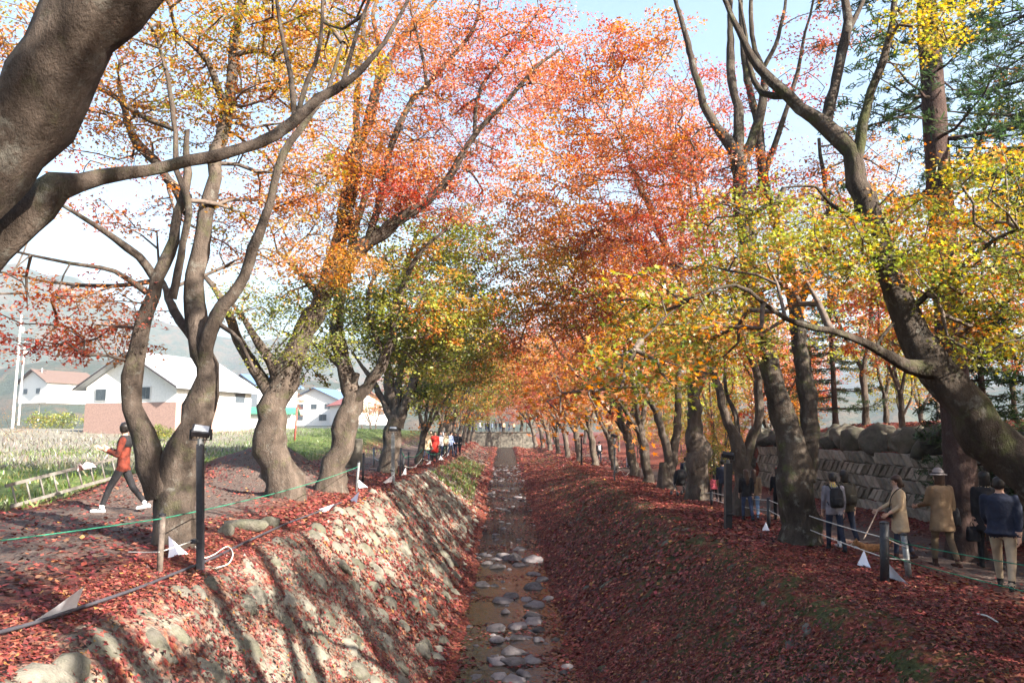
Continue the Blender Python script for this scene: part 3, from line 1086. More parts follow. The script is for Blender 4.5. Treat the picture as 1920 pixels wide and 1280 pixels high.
build_tree('maple_tree', 'stout sunlit maple with a knotted foot and limbs reaching over the canal', [
    [(535, 928, 19.0, 92), (512, 870, 19.0, 84), (502, 820, 19.0, 78), (512, 765, 19.0, 72), (528, 715, 19.0, 76), (560, 650, 19.0, 60), (590, 585, 19.0, 54), (622, 515, 19.0, 50), (640, 440, 19.1, 44), (650, 370, 19.2, 40), (655, 300, 19.3, 34), (688, 235, 19.4, 32), (706, 170, 19.5, 28), (735, 100, 19.6, 24), (790, 30, 19.8, 16), (850, -40, 20.0, 10)],
    [(512, 745, 19.0, 44), (488, 705, 18.9, 36), (455, 650, 18.8, 32), (436, 600, 18.7, 26), (408, 550, 18.6, 18), (370, 500, 18.5, 10)],
    [(520, 720, 18.9, 30), (508, 680, 18.7, 28), (488, 645, 18.5, 24), (466, 610, 18.4, 16), (430, 560, 18.3, 9)],
    [(622, 520, 19.0, 44), (670, 470, 18.7, 38), (730, 425, 18.4, 34), (790, 385, 18.1, 26), (845, 330, 17.8, 20), (880, 265, 17.5, 17), (940, 200, 17.2, 14), (1000, 130, 16.9, 11), (1050, 92, 16.8, 7)],
    [(690, 455, 18.5, 22), (720, 350, 18.3, 20), (730, 290, 18.1, 18), (765, 200, 17.9, 16), (800, 160, 17.7, 14), (885, 60, 17.4, 10), (905, -20, 17.2, 7)],
    [(800, 160, 17.7, 10), (790, 90, 17.6, 9), (770, 20, 17.5, 7)],
    [(642, 430, 19.1, 26), (668, 320, 19.0, 24), (670, 220, 18.9, 20), (676, 110, 18.8, 16), (690, 0, 18.8, 10)],
    [(890, 255, 17.5, 11), (900, 170, 17.4, 10), (960, 90, 17.2, 8), (1010, 20, 17.1, 6)],
    [(706, 170, 19.5, 18), (712, 90, 19.6, 15), (700, 20, 19.7, 12), (740, -40, 19.8, 8)],
    [(600, 560, 19.0, 20), (560, 510, 18.8, 15), (520, 470, 18.6, 10)],
], [blob(650, 320, 18.5, 140, 90, 1.6, 60, 'orange'), blob(635, 490, 18.0, 90, 45, 1.0, 34, 'goldorange'), blob(770, 240, 18.8, 150, 130, 1.8, 75, 'pinkorange'), blob(890, 150, 18.0, 150, 120, 1.8, 70, 'pink'),
    blob(960, 60, 17.6, 110, 80, 1.4, 36, 'pink'), blob(690, 60, 19.5, 170, 90, 1.8, 60, 'orange'), blob(830, 350, 18.5, 120, 70, 1.4, 44, 'redorange'), blob(520, 560, 18.8, 120, 60, 1.4, 36, 'greengold'), blob(590, 400, 18.6, 90, 60, 1.2, 26, 'goldorange'),
    blob(560, 640, 18.6, 90, 50, 1.2, 16, 'green'), blob(740, 370, 18.0, 60, 40, 0.8, 16, 'red'), blob(1010, 150, 17.4, 70, 70, 1.2, 14, 'pink'), blob(930, 280, 17.8, 80, 80, 1.2, 16, 'redorange'), blob(800, 60, 18.5, 120, 60, 1.4, 26, 'pinkorange')],
    leaf=0.046, spray=0.5, per=44)

build_tree('maple_tree', 'mossy maple with a lopped stub, beside the two crossed rope posts', [
    [(618, 915, 21.8, 66), (632, 850, 21.8, 60), (648, 790, 21.8, 58), (655, 740, 21.8, 54), (640, 680, 21.8, 42), (636, 610, 21.8, 38), (645, 540, 22.0, 32), (660, 450, 22.2, 26), (690, 350, 22.5, 20), (720, 250, 22.8, 12)],
    [(660, 755, 21.8, 36), (695, 715, 21.6, 34), (722, 670, 21.4, 30), (740, 610, 21.2, 22), (755, 540, 21.0, 17), (790, 470, 20.8, 12), (840, 430, 20.6, 8)],
    [(655, 735, 21.8, 20), (664, 715, 21.7, 20), (670, 700, 21.6, 16)],
    [(642, 690, 21.8, 18), (600, 650, 21.9, 14), (570, 640, 22.0, 10), (530, 620, 22.1, 6)],
    [(722, 668, 21.4, 18), (700, 620, 21.4, 16), (690, 560, 21.6, 13), (720, 480, 21.8, 9)],
], [blob(720, 600, 22.0, 120, 60, 1.6, 56, 'green'), blob(830, 570, 21.5, 120, 60, 1.6, 56, 'greengold'), blob(800, 450, 22.5, 130, 70, 1.8, 54, 'greengold'), blob(650, 560, 23.0, 90, 60, 1.4, 26, 'green'), blob(860, 620, 21.5, 70, 40, 1.0, 20, 'yg'), blob(740, 330, 23.0, 120, 80, 1.6, 40, 'orange'),
    blob(780, 660, 22.5, 100, 45, 1.4, 36, 'green'), blob(560, 680, 23.0, 90, 40, 1.2, 14, 'greengold')],
    leaf=0.052, spray=0.52, per=40, template=T_QUAD)

build_tree('maple_tree', 'forked maple on the far side of the silver lamp post', [
    [(726, 878, 32.5, 44), (735, 830, 32.5, 46), (742, 780, 32.5, 38), (730, 720, 32.6, 30), (724, 660, 32.8, 26), (735, 590, 33.0, 20), (760, 500, 33.3, 14), (790, 420, 33.5, 8)],
    [(745, 800, 32.4, 32), (765, 740, 32.2, 26), (785, 690, 32.0, 22), (812, 640, 31.8, 17), (850, 590, 31.6, 12), (890, 550, 31.4, 8)],
    [(738, 790, 32.5, 22), (712, 740, 32.8, 18), (690, 700, 33.2, 13), (660, 660, 33.6, 8)],
    [(745, 770, 32.5, 20), (752, 700, 32.6, 18), (765, 630, 32.8, 13), (800, 560, 33.0, 8)],
], [blob(820, 640, 32.5, 90, 50, 1.8, 40, 'greengold'), blob(880, 560, 32.0, 80, 60, 1.8, 44, 'greengold'), blob(800, 510, 33.0, 110, 60, 2.0, 44, 'green'), blob(880, 690, 32.5, 60, 40, 1.5, 24, 'ygorange'), blob(860, 450, 33.0, 70, 60, 2.0, 34, 'ygorange'),
    blob(700, 620, 33.5, 80, 60, 1.6, 26, 'green'), blob(790, 740, 33.0, 60, 26, 1.4, 22, 'green'), blob(930, 620, 34, 50, 60, 1.6, 26, 'ygorange'), blob(920, 480, 34, 50, 70, 1.8, 24, 'ygorange')],
    leaf=0.065, spray=0.6, per=40, template=T_QUAD)

# ---- right row
build_tree('maple_tree', 'great leaning maple with a lichened limb, nearest on the right', [
    [('w', 6.75, 7.9, 0, 0.36), (1985, 980, 8.0, 128), (1915, 880, 8.0, 118), (1840, 805, 8.0, 108), (1785, 735, 8.0, 104), (1740, 660, 8.0, 92), (1705, 585, 8.1, 74), (1665, 505, 8.2, 60), (1640, 430, 8.3, 56), (1618, 370, 8.4, 62), (1592, 290, 8.5, 52), (1545, 240, 8.6, 46), (1480, 180, 8.7, 38), (1425, 125, 8.8, 28), (1385, 60, 8.9, 20), (1350, -20, 9.0, 14)],
    [(1752, 690, 7.9, 52), (1700, 690, 7.8, 40), (1640, 652, 7.6, 26), (1580, 625, 7.3, 19), (1500, 606, 7.0, 16), (1430, 568, 6.7, 12), (1380, 535, 6.4, 9), (1290, 560, 5.9, 6), (1200, 640, 5.4, 5)],
    [(1690, 600, 8.1, 15), (1740, 552, 8.0, 16), (1800, 498, 7.9, 15), (1870, 448, 7.8, 12), (1960, 410, 7.7, 9)],
    [(1618, 400, 8.4, 40), (1608, 300, 8.4, 30), (1622, 200, 8.4, 27), (1655, 115, 8.4, 24), (1676, 40, 8.4, 20), (1680, -40, 8.4, 15)],
    [(1548, 245, 8.6, 36), (1560, 190, 8.7, 32), (1575, 120, 8.8, 32), (1588, 40, 8.9, 26), (1580, -40, 9.0, 20)],
    [(1590, 60, 8.9, 16), (1615, 10, 9.0, 13), (1640, -50, 9.1, 9)],
    [(1480, 180, 8.7, 22), (1430, 175, 8.9, 18), (1405, 120, 9.1, 15), (1395, 40, 9.3, 10), (1380, -30, 9.4, 7)],
    [(1600, 410, 8.5, 12), (1560, 385, 8.5, 11), (1530, 350, 8.5, 9), (1470, 352, 8.5, 6)],
    [(1640, 655, 7.7, 13), (1655, 630, 7.7, 11), (1675, 605, 7.8, 8)],
], [blob(1800, 520, 8.0, 150, 70, 0.9, 34, 'yg'), blob(1840, 470, 11.5, 110, 60, 1.6, 20, 'yg'), blob(1690, 480, 12.5, 90, 50, 1.4, 16, 'ygorange'), blob(1560, 470, 8.3, 170, 60, 0.9, 46, 'yg'), blob(1410, 520, 8.0, 130, 60, 0.8, 34, 'ygorange'), blob(1310, 630, 7.2, 120, 50, 0.7, 24, 'ygorange'), blob(1170, 700, 5.3, 110, 50, 0.5, 12, 'ygorange'), blob(1060, 740, 5.0, 70, 36, 0.4, 4, 'orange'),
    blob(1860, 350, 7.8, 90, 80, 0.8, 18, 'yg'), blob(1740, 40, 8.0, 70, 70, 0.6, 14, 'yellow'), blob(1700, 400, 8.6, 120, 50, 0.8, 20, 'ygorange'), blob(1400, 400, 8.6, 110, 40, 0.7, 18, 'yg'), blob(1880, 640, 7.8, 70, 50, 0.6, 8, 'yellow'),
    blob(1230, 570, 6.3, 110, 50, 0.7, 14, 'ygorange'), blob(1780, 630, 8.4, 110, 40, 0.7, 8, 'ygorange'), blob(2190, 400, 8.2, 210, 95, 2.2, 60, 'yg')],  # last blob: unseen foliage off to the right, added to shade the lower left bank
    bark=M_BARK_MOSSY, leaf=0.032, template=T_STAR, spray=0.34, per=48, sides=16, twig=0.0042)

build_tree('maple_tree', 'thick two-stemmed maple standing right of the black lamp post', [
    [(1503, 1012, 16.8, 92), (1494, 960, 16.8, 84), (1490, 900, 16.8, 82), (1478, 830, 16.8, 66), (1465, 760, 16.8, 56), (1448, 690, 16.8, 50), (1425, 610, 16.8, 46), (1405, 520, 16.9, 44), (1395, 430, 17.0, 46), (1386, 350, 17.1, 42), (1380, 285, 17.2, 46), (1340, 235, 17.3, 28), (1310, 170, 17.4, 24), (1298, 110, 17.5, 20), (1280, 40, 17.6, 16), (1255, -30, 17.7, 12)],
    [(1503, 900, 16.8, 62), (1516, 820, 16.9, 54), (1516, 740, 17.0, 48), (1505, 660, 17.1, 44), (1492, 580, 17.2, 40), (1480, 500, 17.3, 34), (1455, 420, 17.4, 30), (1430, 330, 17.5, 28), (1420, 240, 17.6, 26), (1402, 150, 17.7, 20), (1392, 60, 17.8, 16), (1385, -30, 17.9, 11)],
    [(1385, 290, 17.2, 32), (1384, 215, 17.2, 28), (1372, 140, 17.2, 24), (1370, 60, 17.3, 18), (1372, -20, 17.3, 13)],
    [(1395, 300, 17.2, 28), (1425, 215, 17.1, 24), (1432, 140, 17.0, 20), (1412, 80, 17.0, 15), (1408, -10, 17.0, 11)],
    [(1430, 330, 17.5, 20), (1460, 250, 17.3, 15), (1490, 160, 17.1, 12), (1510, 60, 17.0, 9), (1530, -20, 17.0, 7)],
    [(1425, 140, 17.0, 13), (1460, 70, 16.9, 11), (1475, -20, 16.8, 8)],
    [(1492, 580, 17.2, 26), (1530, 510, 17.0, 22), (1555, 430, 16.9, 18), (1545, 340, 16.8, 14), (1535, 260, 16.8, 9)],
    [(1448, 690, 16.8, 18), (1420, 640, 16.4, 12), (1370, 600, 16.0, 8)],
], [blob(1450, 350, 17.5, 110, 70, 1.5, 36, 'redorange'), blob(1330, 330, 17.8, 90, 90, 1.4, 36, 'redorange'), blob(1540, 420, 17.0, 100, 60, 1.3, 34, 'ygorange'), blob(1480, 170, 17.4, 90, 80, 1.3, 12, 'red'), blob(1600, 330, 17.5, 110, 80, 1.5, 34, 'orange'),
    blob(1380, 620, 16.0, 90, 50, 1.2, 26, 'ygorange'), blob(1530, 60, 17.0, 70, 60, 1.0, 8, 'pink')],
    bark=M_BARK_MOSSY, leaf=0.045, spray=0.46, per=42, sides=16)

build_tree('maple_tree', 'slim maple forking into two upswept arms behind the lamp post', [
    [(1392, 968, 22.5, 48), (1392, 920, 22.5, 46), (1390, 870, 22.5, 46), (1372, 810, 22.5, 28), (1355, 760, 22.5, 24), (1340, 690, 22.5, 20), (1325, 600, 22.6, 16), (1320, 500, 22.7, 13), (1300, 400, 22.8, 10), (1290, 300, 23.0, 7)],
    [(1395, 875, 22.5, 32), (1412, 820, 22.4, 26), (1424, 770, 22.3, 25), (1420, 710, 22.3, 22), (1395, 640, 22.3, 18), (1370, 540, 22.3, 14), (1330, 430, 22.4, 11), (1300, 330, 22.5, 8)],
    [(1384, 840, 22.5, 16), (1378, 780, 22.7, 13), (1360, 720, 22.9, 9), (1360, 620, 23.1, 7)],
], [blob(1280, 220, 22.5, 120, 110, 1.8, 64, 'redorange'), blob(1200, 330, 22.5, 130, 100, 1.8, 66, 'redorange'), blob(1310, 420, 22.5, 110, 70, 1.6, 50, 'redorange'), blob(1340, 560, 22.6, 110, 60, 1.6, 44, 'orange'), blob(1230, 480, 22.2, 110, 50, 1.5, 40, 'redorange')],
    leaf=0.052, spray=0.52, per=42)

build_tree('maple_tree', 'upright maple with a swollen collar low on its trunk', [
    [(1306, 938, 28, 56), (1306, 890, 28, 54), (1308, 850, 28, 58), (1304, 800, 28, 40), (1300, 730, 28, 36), (1308, 650, 28, 32), (1290, 560, 28, 27), (1250, 460, 28.2, 22), (1200, 350, 28.4, 17), (1160, 240, 28.6, 11)],
    [(1304, 740, 28, 24), (1330, 680, 28.2, 18), (1345, 600, 28.4, 13), (1330, 500, 28.6, 9)],
    [(1300, 640, 28, 20), (1260, 560, 27.6, 16), (1210, 470, 27.2, 12), (1150, 400, 26.8, 8)],
    [(1275, 520, 28.1, 16), (1280, 400, 28.4, 12), (1260, 280, 28.7, 8)],
], [blob(1150, 170, 28, 130, 100, 2.2, 66, 'pinkorange'), blob(1060, 310, 28, 110, 100, 2.2, 62, 'pinkorange'), blob(1190, 440, 27, 150, 60, 2.0, 64, 'redorange'), blob(1250, 300, 28, 90, 80, 1.8, 36, 'red'), blob(1100, 430, 27.5, 120, 60, 1.8, 46, 'orange'), blob(1290, 620, 28, 90, 50, 1.6, 30, 'ygorange'), blob(1130, 90, 28, 80, 50, 1.6, 22, 'pink'), blob(1040, 180, 28, 70, 80, 1.8, 20, 'pink'), blob(1220, 80, 27, 80, 50, 1.6, 16, 'pinkorange'), blob(980, 380, 29, 60, 70, 1.8, 24, 'orange')],
    leaf=0.058, spray=0.6, per=42, template=T_QUAD)

build_tree('maple_tree', 'maple with a flat sawn-off stump face at knee of its trunk', [
    [(1250, 916, 33.5, 44), (1247, 895, 33.5, 38), (1246, 866, 33.5, 36)],
    [(1252, 905, 33.6, 26), (1262, 860, 33.7, 26), (1270, 800, 33.8, 22), (1272, 730, 33.9, 18), (1268, 640, 34, 15), (1240, 540, 34, 11), (1210, 440, 34, 7)],
    [(1255, 872, 33.5, 22), (1246, 830, 33.3, 22), (1232, 780, 33.1, 20), (1214, 745, 32.9, 17), (1190, 700, 32.7, 13), (1170, 620, 32.5, 10), (1120, 540, 32.3, 7)],
], [blob(1060, 490, 32, 120, 60, 2.0, 62, 'gold'), blob(1150, 560, 31.5, 120, 50, 2.0, 54, 'orange'), blob(1240, 640, 33, 90, 50, 1.8, 36, 'ygorange'), blob(1000, 420, 33, 60, 60, 1.8, 24, 'pinkorange'), blob(1200, 520, 32, 110, 50, 1.8, 44, 'redorange'), blob(1090, 620, 32, 90, 50, 1.6, 30, 'ygorange'), blob(1000, 560, 34, 60, 60, 1.8, 30, 'goldorange'), blob(960, 640, 38, 40, 40, 1.8, 18, 'orange')],
    leaf=0.064, spray=0.64, per=42, template=T_QUAD, cut=(0,))


# ---- trees of which many stand about: a few kinds, copied
def wild_limbs(seed, H, lean=(0, 0), stems=3, r=0.22, fork=0.2, spread=0.28):
    g = np.random.default_rng(seed)
    fz = H * fork
    base = np.array((0, 0, -0.1))
    top = np.array((lean[0] * 0.2, lean[1] * 0.2, fz))
    limbs = [np.array([(*base, r * 1.5), (0, 0, 0.25, r * 1.1), (*(top * np.array((0.5, 0.5, 0.55))), r), (*top, r * 0.95)])]
    a0 = g.uniform(0, 6.28)
    for s in range(stems):
        a = a0 + s * 2 * math.pi / stems + g.normal(0, 0.3)
        h = H * g.uniform(0.8, 0.95)
        out = H * spread * g.uniform(0.6, 1.1)
        d = np.array((math.cos(a), math.sin(a)))
        pts = [(*(top - np.array((0, 0, 0.25))), r * 0.62)]
        for t in (0.18, 0.4, 0.62, 0.82, 1.0):
            q = d * out * t ** 0.8 + np.array(lean) * t + g.normal(0, 0.15, 2)
            pts.append((q[0] + top[0], q[1] + top[1], fz + (h - fz) * t, r * 0.6 * (1 - 0.85 * t)))
        limbs.append(np.array(pts))
    return limbs


def wild_tree(name, seed, H, pal, nclus, leaf, per, spray, lean=(0, 0), stems=3, r=0.22, fork=0.2, cz=0.66, rad=(0.33, 0.33, 0.33), bark=None, template=T_QUAD, spread=0.28):
    limbs = wild_limbs(seed, H, lean, stems, r, fork, spread)
    c = np.array((lean[0] * 0.8, lean[1] * 0.8, H * cz)) + ball(nclus, 0.45) * np.array(rad) * H
    main = np.repeat(pick(pal, nclus // 5 + 1), 5, axis=0)[:nclus]
    o = np.argsort(c[:, 0] + c[:, 2] * 0.8 + rng.normal(0, 0.8, nclus))
    cols = np.empty_like(main); cols[o] = main
    mixw = rng.random(nclus)[:, None] < 0.5
    cols = np.where(mixw, cols, pick(pal, nclus))
    root = build_tree(name, None, limbs, [(c, cols)], bark=bark, ground=False, leaf=leaf, per=per, spray=spray, template=template, twig=0.008, sides=8)
    del root['category']
    return root


def copy_tree(o, parent=None):
    c = o.copy()
    col.objects.link(c)
    c.parent = parent
    for ch in list(o.children):
        copy_tree(ch, c)
    return c


PROTO = {}
_used = set()


def plant(kind, x, y, rz, s, label, group=None, dz=0.0, cat='tree'):
    o = PROTO[kind]
    if kind in _used: o = copy_tree(o)
    _used.add(kind)
    o.location = (x, y, gz(x, y) + dz)
    o.rotation_euler = (0, 0, rz)
    o.scale = (s, s, s * rng.uniform(0.93, 1.07))
    for k in ('label', 'category', 'group'):
        if k in o: del o[k]
    tag(o, label, cat, group)
    return o


PROTO['row_red'] = wild_tree('maple_tree', 1, 14, 'redorange', 260, 0.085, 40, 0.8, lean=(-2.4, 0), stems=4, r=0.26, cz=0.6, rad=(0.50, 0.38, 0.36))
PROTO['row_orange'] = wild_tree('maple_tree', 2, 14, 'orange', 260, 0.085, 40, 0.8, lean=(-2.2, 0), stems=4, r=0.25, cz=0.6, rad=(0.50, 0.38, 0.36))
PROTO['row_gold'] = wild_tree('maple_tree', 3, 13, 'goldorange', 240, 0.085, 40, 0.8, lean=(-2.2, 0), stems=3, r=0.24, cz=0.6, rad=(0.50, 0.38, 0.36))
PROTO['row_green'] = wild_tree('maple_tree', 4, 12, 'greengold', 240, 0.085, 40, 0.8, lean=(-2.2, 0), stems=4, r=0.24, cz=0.58, rad=(0.50, 0.38, 0.38))
PROTO['wood_yg'] = wild_tree('maple_tree', 5, 9.5, 'yg', 150, 0.065, 42, 0.55, stems=3, r=0.14, fork=0.25, cz=0.62, rad=(0.33, 0.33, 0.36))
PROTO['wood_yellow'] = wild_tree('maple_tree', 6, 10, 'yellow', 150, 0.065, 42, 0.55, stems=3, r=0.14, fork=0.3, cz=0.62, rad=(0.3, 0.3, 0.36))
PROTO['wood_orange'] = wild_tree('maple_tree', 8, 9, 'orange', 150, 0.065, 42, 0.55, stems=3, r=0.13, fork=0.25, cz=0.6, rad=(0.34, 0.34, 0.36))
PROTO['wood_red'] = wild_tree('maple_tree', 9, 8, 'redorange', 140, 0.065, 42, 0.55, stems=3, r=0.12, fork=0.2, cz=0.58, rad=(0.36, 0.36, 0.36))

ordinal = ['first', 'second', 'third', 'fourth', 'fifth', 'sixth', 'seventh', 'eighth', 'ninth', 'tenth', 'eleventh', 'twelfth']
right_far = [(1216, 899, 'row_orange', 0.95), (1190, 887, 'row_red', 1.0), (1152, 874, 'row_gold', 0.9), (1116, 866, 'row_orange', 1.0), (1086, 857, 'row_red', 0.95), (1064, 851, 'row_orange', 1.0), (1047, 846, 'row_gold', 1.0), (1031, 841, 'row_red', 1.0), (1018, 837, 'row_orange', 1.05), (1004, 832, 'row_red', 1.1)]
for i, (px, py, k, s) in enumerate(right_far):
    y = (38, 44, 51, 58, 65, 73, 82, 91, 101, 112)[i]
    x = at(px, py, y)[0]
    plant(k, x, y, rng.normal(0, 0.5), s, f'{ordinal[i]} maple beyond the sawn stump in the dwindling right-hand row', 'maples of the right-hand row')
left_far = [(820, 41, 'row_green', 0.72), (845, 52, 'row_green', 0.85), (866, 60, 'row_orange', 0.8), (878, 68, 'row_green', 0.85), (886, 76, 'row_red', 0.85), (896, 86, 'row_orange', 0.9), (905, 97, 'row_gold', 0.95), (912, 110, 'row_red', 1.0)]
for i, (px, y, k, s) in enumerate(left_far):
    x = min(-4.6, at(px, 840, y)[0])
    plant(k, x, y, math.pi + rng.normal(0, 0.5), s, f'{ordinal[i]} maple past the forked one in the dwindling left-hand row', 'maples of the left-hand row')
wood = [(14.5, 24, 'wood_orange'), (17, 20, 'wood_yg'), (15.5, 29, 'wood_red'), (19.5, 26, 'wood_yellow'), (16.5, 34, 'wood_yg'), (22, 32, 'wood_orange'), (20, 39, 'wood_yellow'), (14.5, 41, 'wood_orange'), (24, 22, 'wood_yg'), (13.5, 48, 'wood_yg'), (18, 47, 'wood_red'),
        (23.5, 44, 'wood_yg'), (28, 36, 'wood_yellow'), (29, 28, 'wood_orange'), (15.5, 56, 'wood_yellow'), (21, 55, 'wood_orange'), (28, 50, 'wood_yg'), (14, 64, 'wood_yg'), (19, 66, 'wood_yellow'), (26, 64, 'wood_red'), (34, 45, 'wood_orange'), (35, 60, 'wood_yellow'), (14, 75, 'wood_orange'), (21, 78, 'wood_yg'), (13.5, 88, 'wood_red'), (20, 92, 'wood_yellow'),
        (16, 15, 'wood_yellow'), (19, 11, 'wood_yg'), (23, 15, 'wood_orange')]
nm = {'wood_yg': 'yellow-green maple', 'wood_yellow': 'bright yellow maple', 'wood_orange': 'orange maple', 'wood_red': 'red-orange maple'}
_no = {}
for i, (x, y, k) in enumerate(sorted(wood, key=lambda w_: w_[1])):
    _no[k] = _no.get(k, -1) + 1
    plant(k, x, y, rng.uniform(0, 6.28), rng.uniform(0.85, 1.2), f'{ordinal[_no[k]]} nearest slender {nm[k]} in the wood behind the stone wall', f'{nm[k]}s of the wood')
low = [(12.6, 43, 'wood_yg'), (13.8, 45.5, 'wood_orange'), (12.8, 50, 'wood_yellow'), (14.6, 53, 'wood_red'), (12.6, 57, 'wood_yg'), (13.6, 62, 'wood_orange'), (12.4, 68, 'wood_yellow'), (13.2, 74, 'wood_red'), (12.2, 82, 'wood_yg'), (13, 92, 'wood_orange'), (17, 43, 'wood_yg'), (18, 58, 'wood_orange'), (17, 72, 'wood_yellow')]
for i, (x, y, k) in enumerate(low):
    plant(k, x, y, rng.uniform(0, 6.28), rng.uniform(0.42, 0.55), f'{(ordinal + ["thirteenth"])[i]} low bushy {nm[k]} behind the right path beyond the wall', 'low bushy maples beyond the wall')
# the same wood runs on past the camera's right shoulder and shades the path
near_wood = [(14.5, -6, 'wood_yg'), (15, -1, 'wood_orange'), (14.2, 4, 'wood_yellow'), (14.5, 9, 'wood_yg'), (18, -10, 'wood_yg'), (19, -4, 'wood_red'), (19, 2, 'wood_orange'), (15.5, -12, 'wood_yellow'), (23, -9, 'wood_yg'), (22, 7, 'wood_yellow'), (13.8, 13.5, 'wood_orange'), (24, -16, 'wood_orange'), (19, -16, 'wood_yg')]
near_low = [(13.4, -8, 'wood_red'), (13.6, -3.5, 'wood_yg'), (13.3, 1.0, 'wood_red'), (13.5, 5.5, 'wood_orange'), (13.4, 9.8, 'wood_red'), (16.5, -8, 'wood_red'), (16.6, 1.5, 'wood_yg'), (17, 7, 'wood_red')]  # unseen small trees, added to fill the sunny gaps on the right path with shade
for i, (x, y, k) in enumerate(near_low):
    plant(k, x, y, rng.uniform(0, 6.28), rng.uniform(0.7, 0.85), f'{ordinal[i]} young {nm[k]} added to shade the path, unseen beyond the right edge', f'young {nm[k]}s at the path side')
for i, (x, y, k) in enumerate(near_wood):
    plant(k, x, y, rng.uniform(0, 6.28), rng.uniform(0.92, 1.02), f'{(ordinal + ["thirteenth"])[i]} slender {nm[k]} beside the path beyond the right edge', f'{nm[k]}s beside the path')
# two maples of the right row beside the bridge, unseen, limbs and crowns shaped to stripe and shade the left bank
for i, (x, y) in enumerate(((7.0, 1.5), (6.9, -4.0), (7.2, -9.5))):
    pts = wild_limbs(40 + i, 14, (-1.0, 0), 7, 0.32, 0.16, 0.3)
    r_ = build_tree('maple_tree', f'{ordinal[i]} unseen maple of the right row beside the bridge, shaped to shade the left bank', pts, [(np.array((-1.2, 0, 10.8)) + ball(150, 0.5) * np.array((4.2, 3.4, 2.7)), pick('redorange', 150)), (np.array((-0.5, 0, 4.8)) + ball(120, 0.5) * np.array((3.0, 2.9, 0.9)), pick('ygorange', 120))], ground=False, leaf=0.06, per=40, spray=0.5, template=T_QUAD, sides=8)
    r_.location = (x, y, gz(x, y))


# ---- conifers
def cedar(name, label, x, y, H, r, z0, step, reach, n_per, lean=0.0, zmax=None):
    base = np.array((x, y, gz(x, y)))
    root = empty(name, base)
    tag(root, label, 'tree')
    C = catmull(np.array([(0, 0, -0.1, r * 1.35), (0, 0, 0.5, r), (lean * 0.3, 0, H * 0.5, r * 0.72), (lean, 0, H, 0.03)]), 0.5)
    v, f = tube(C[:, :3], C[:, 3], 14, 0.07, seed=3)
    obj('trunk', mesh_np('trunk', v, f, True), M_CEDAR_BARK, root)
    P, Q, R0, R1, LP, LN, LC = [], [], [], [], [], [], []
    z = z0
    while z < (zmax or H * 0.96):
        for k in range(n_per):
            a = rng.uniform(0, 6.28)
            L = reach * (1 - 0.75 * (z / H) ** 1.5) * rng.uniform(0.6, 1.1)
            d = np.array((math.cos(a), math.sin(a), 0.0))
            side = np.array((-d[1], d[0], 0))
            prev = np.array((lean * z / H, 0, z)); m = max(3, int(L / 0.45)); rr = 0.012 + 0.012 * L
            for i in range(1, m + 1):
                t = i / m
                q = np.array((lean * z / H, 0, z)) + d * L * t + np.array((0, 0, -0.22 * L * t + 0.30 * L * t * t)) + rng.normal(0, 0.03, 3)
                P.append(prev); Q.append(q); R0.append(rr * (1 - 0.8 * (t - 1 / m))); R1.append(rr * (1 - 0.8 * t))
                if t > 0.2:
                    for sgn in (-1, 1):
                        tl = rng.uniform(0.3, 0.75) * (1.15 - 0.6 * t)
                        e = q + side * sgn * tl + d * tl * 0.6 + np.array((0, 0, -0.22 * tl))
                        P.append(q); Q.append(e); R0.append(0.006); R1.append(0.003)
                        for s_ in np.linspace(0.15, 1.0, 7):
                            for _ in range(4):
                                LP.append(q + (e - q) * s_ + rng.normal(0, 0.05, 3)); LN.append(rng.normal(0, 0.5, 3) + np.array((0, 0, 1.0)))
                prev = q
        z += step * rng.uniform(0.7, 1.3)
    v, f = ptube(np.array(P), np.array(Q), np.array(R0), np.array(R1), 4)
    obj('branches', mesh_np('branches', v, f, True), M_CEDAR_BARK, root, 'stuff')
    LP, LN = np.array(LP), np.array(LN)
    T = np.array(((-0.16, -1), (0.16, -1), (0.10, 1), (-0.10, 1)))
    c = jitter(np.where(rng.random(len(LP))[:, None] < 0.6, np.array((0.030, 0.055, 0.022)), np.array((0.055, 0.085, 0.03))), 0.25)
    V, Fc, Cc = leaf_geo(LP, LN, rng.uniform(0.06, 0.12, len(LP)), T, c)
    obj('foliage', mesh_np('foliage', V, Fc, False, Cc), M_LEAF, root, 'stuff')
    return root


q = on_ground(1812, 1046)
cedar('cedar_tree', 'tall straight cedar trunk between the hat wearer and the leaning maple', q[0], q[1], 21, 0.34, 8.0, 0.5, 4.2, 3)
cedar('fir_tree', 'dark fir with drooping low boughs in front of the stone wall', 12.0, 18.6, 6.0, 0.12, 0.9, 0.30, 1.6, 4)
cedar('cedar_tree', 'dark cedar filling the top right corner beyond the path', 15.2, 19.5, 19, 0.26, 5.5, 0.5, 4.6, 4)
cedar('fir_tree', 'shadowy fir in the wood above the big boulders', 16.0, 36.0, 9, 0.14, 1.0, 0.45, 2.6, 4)

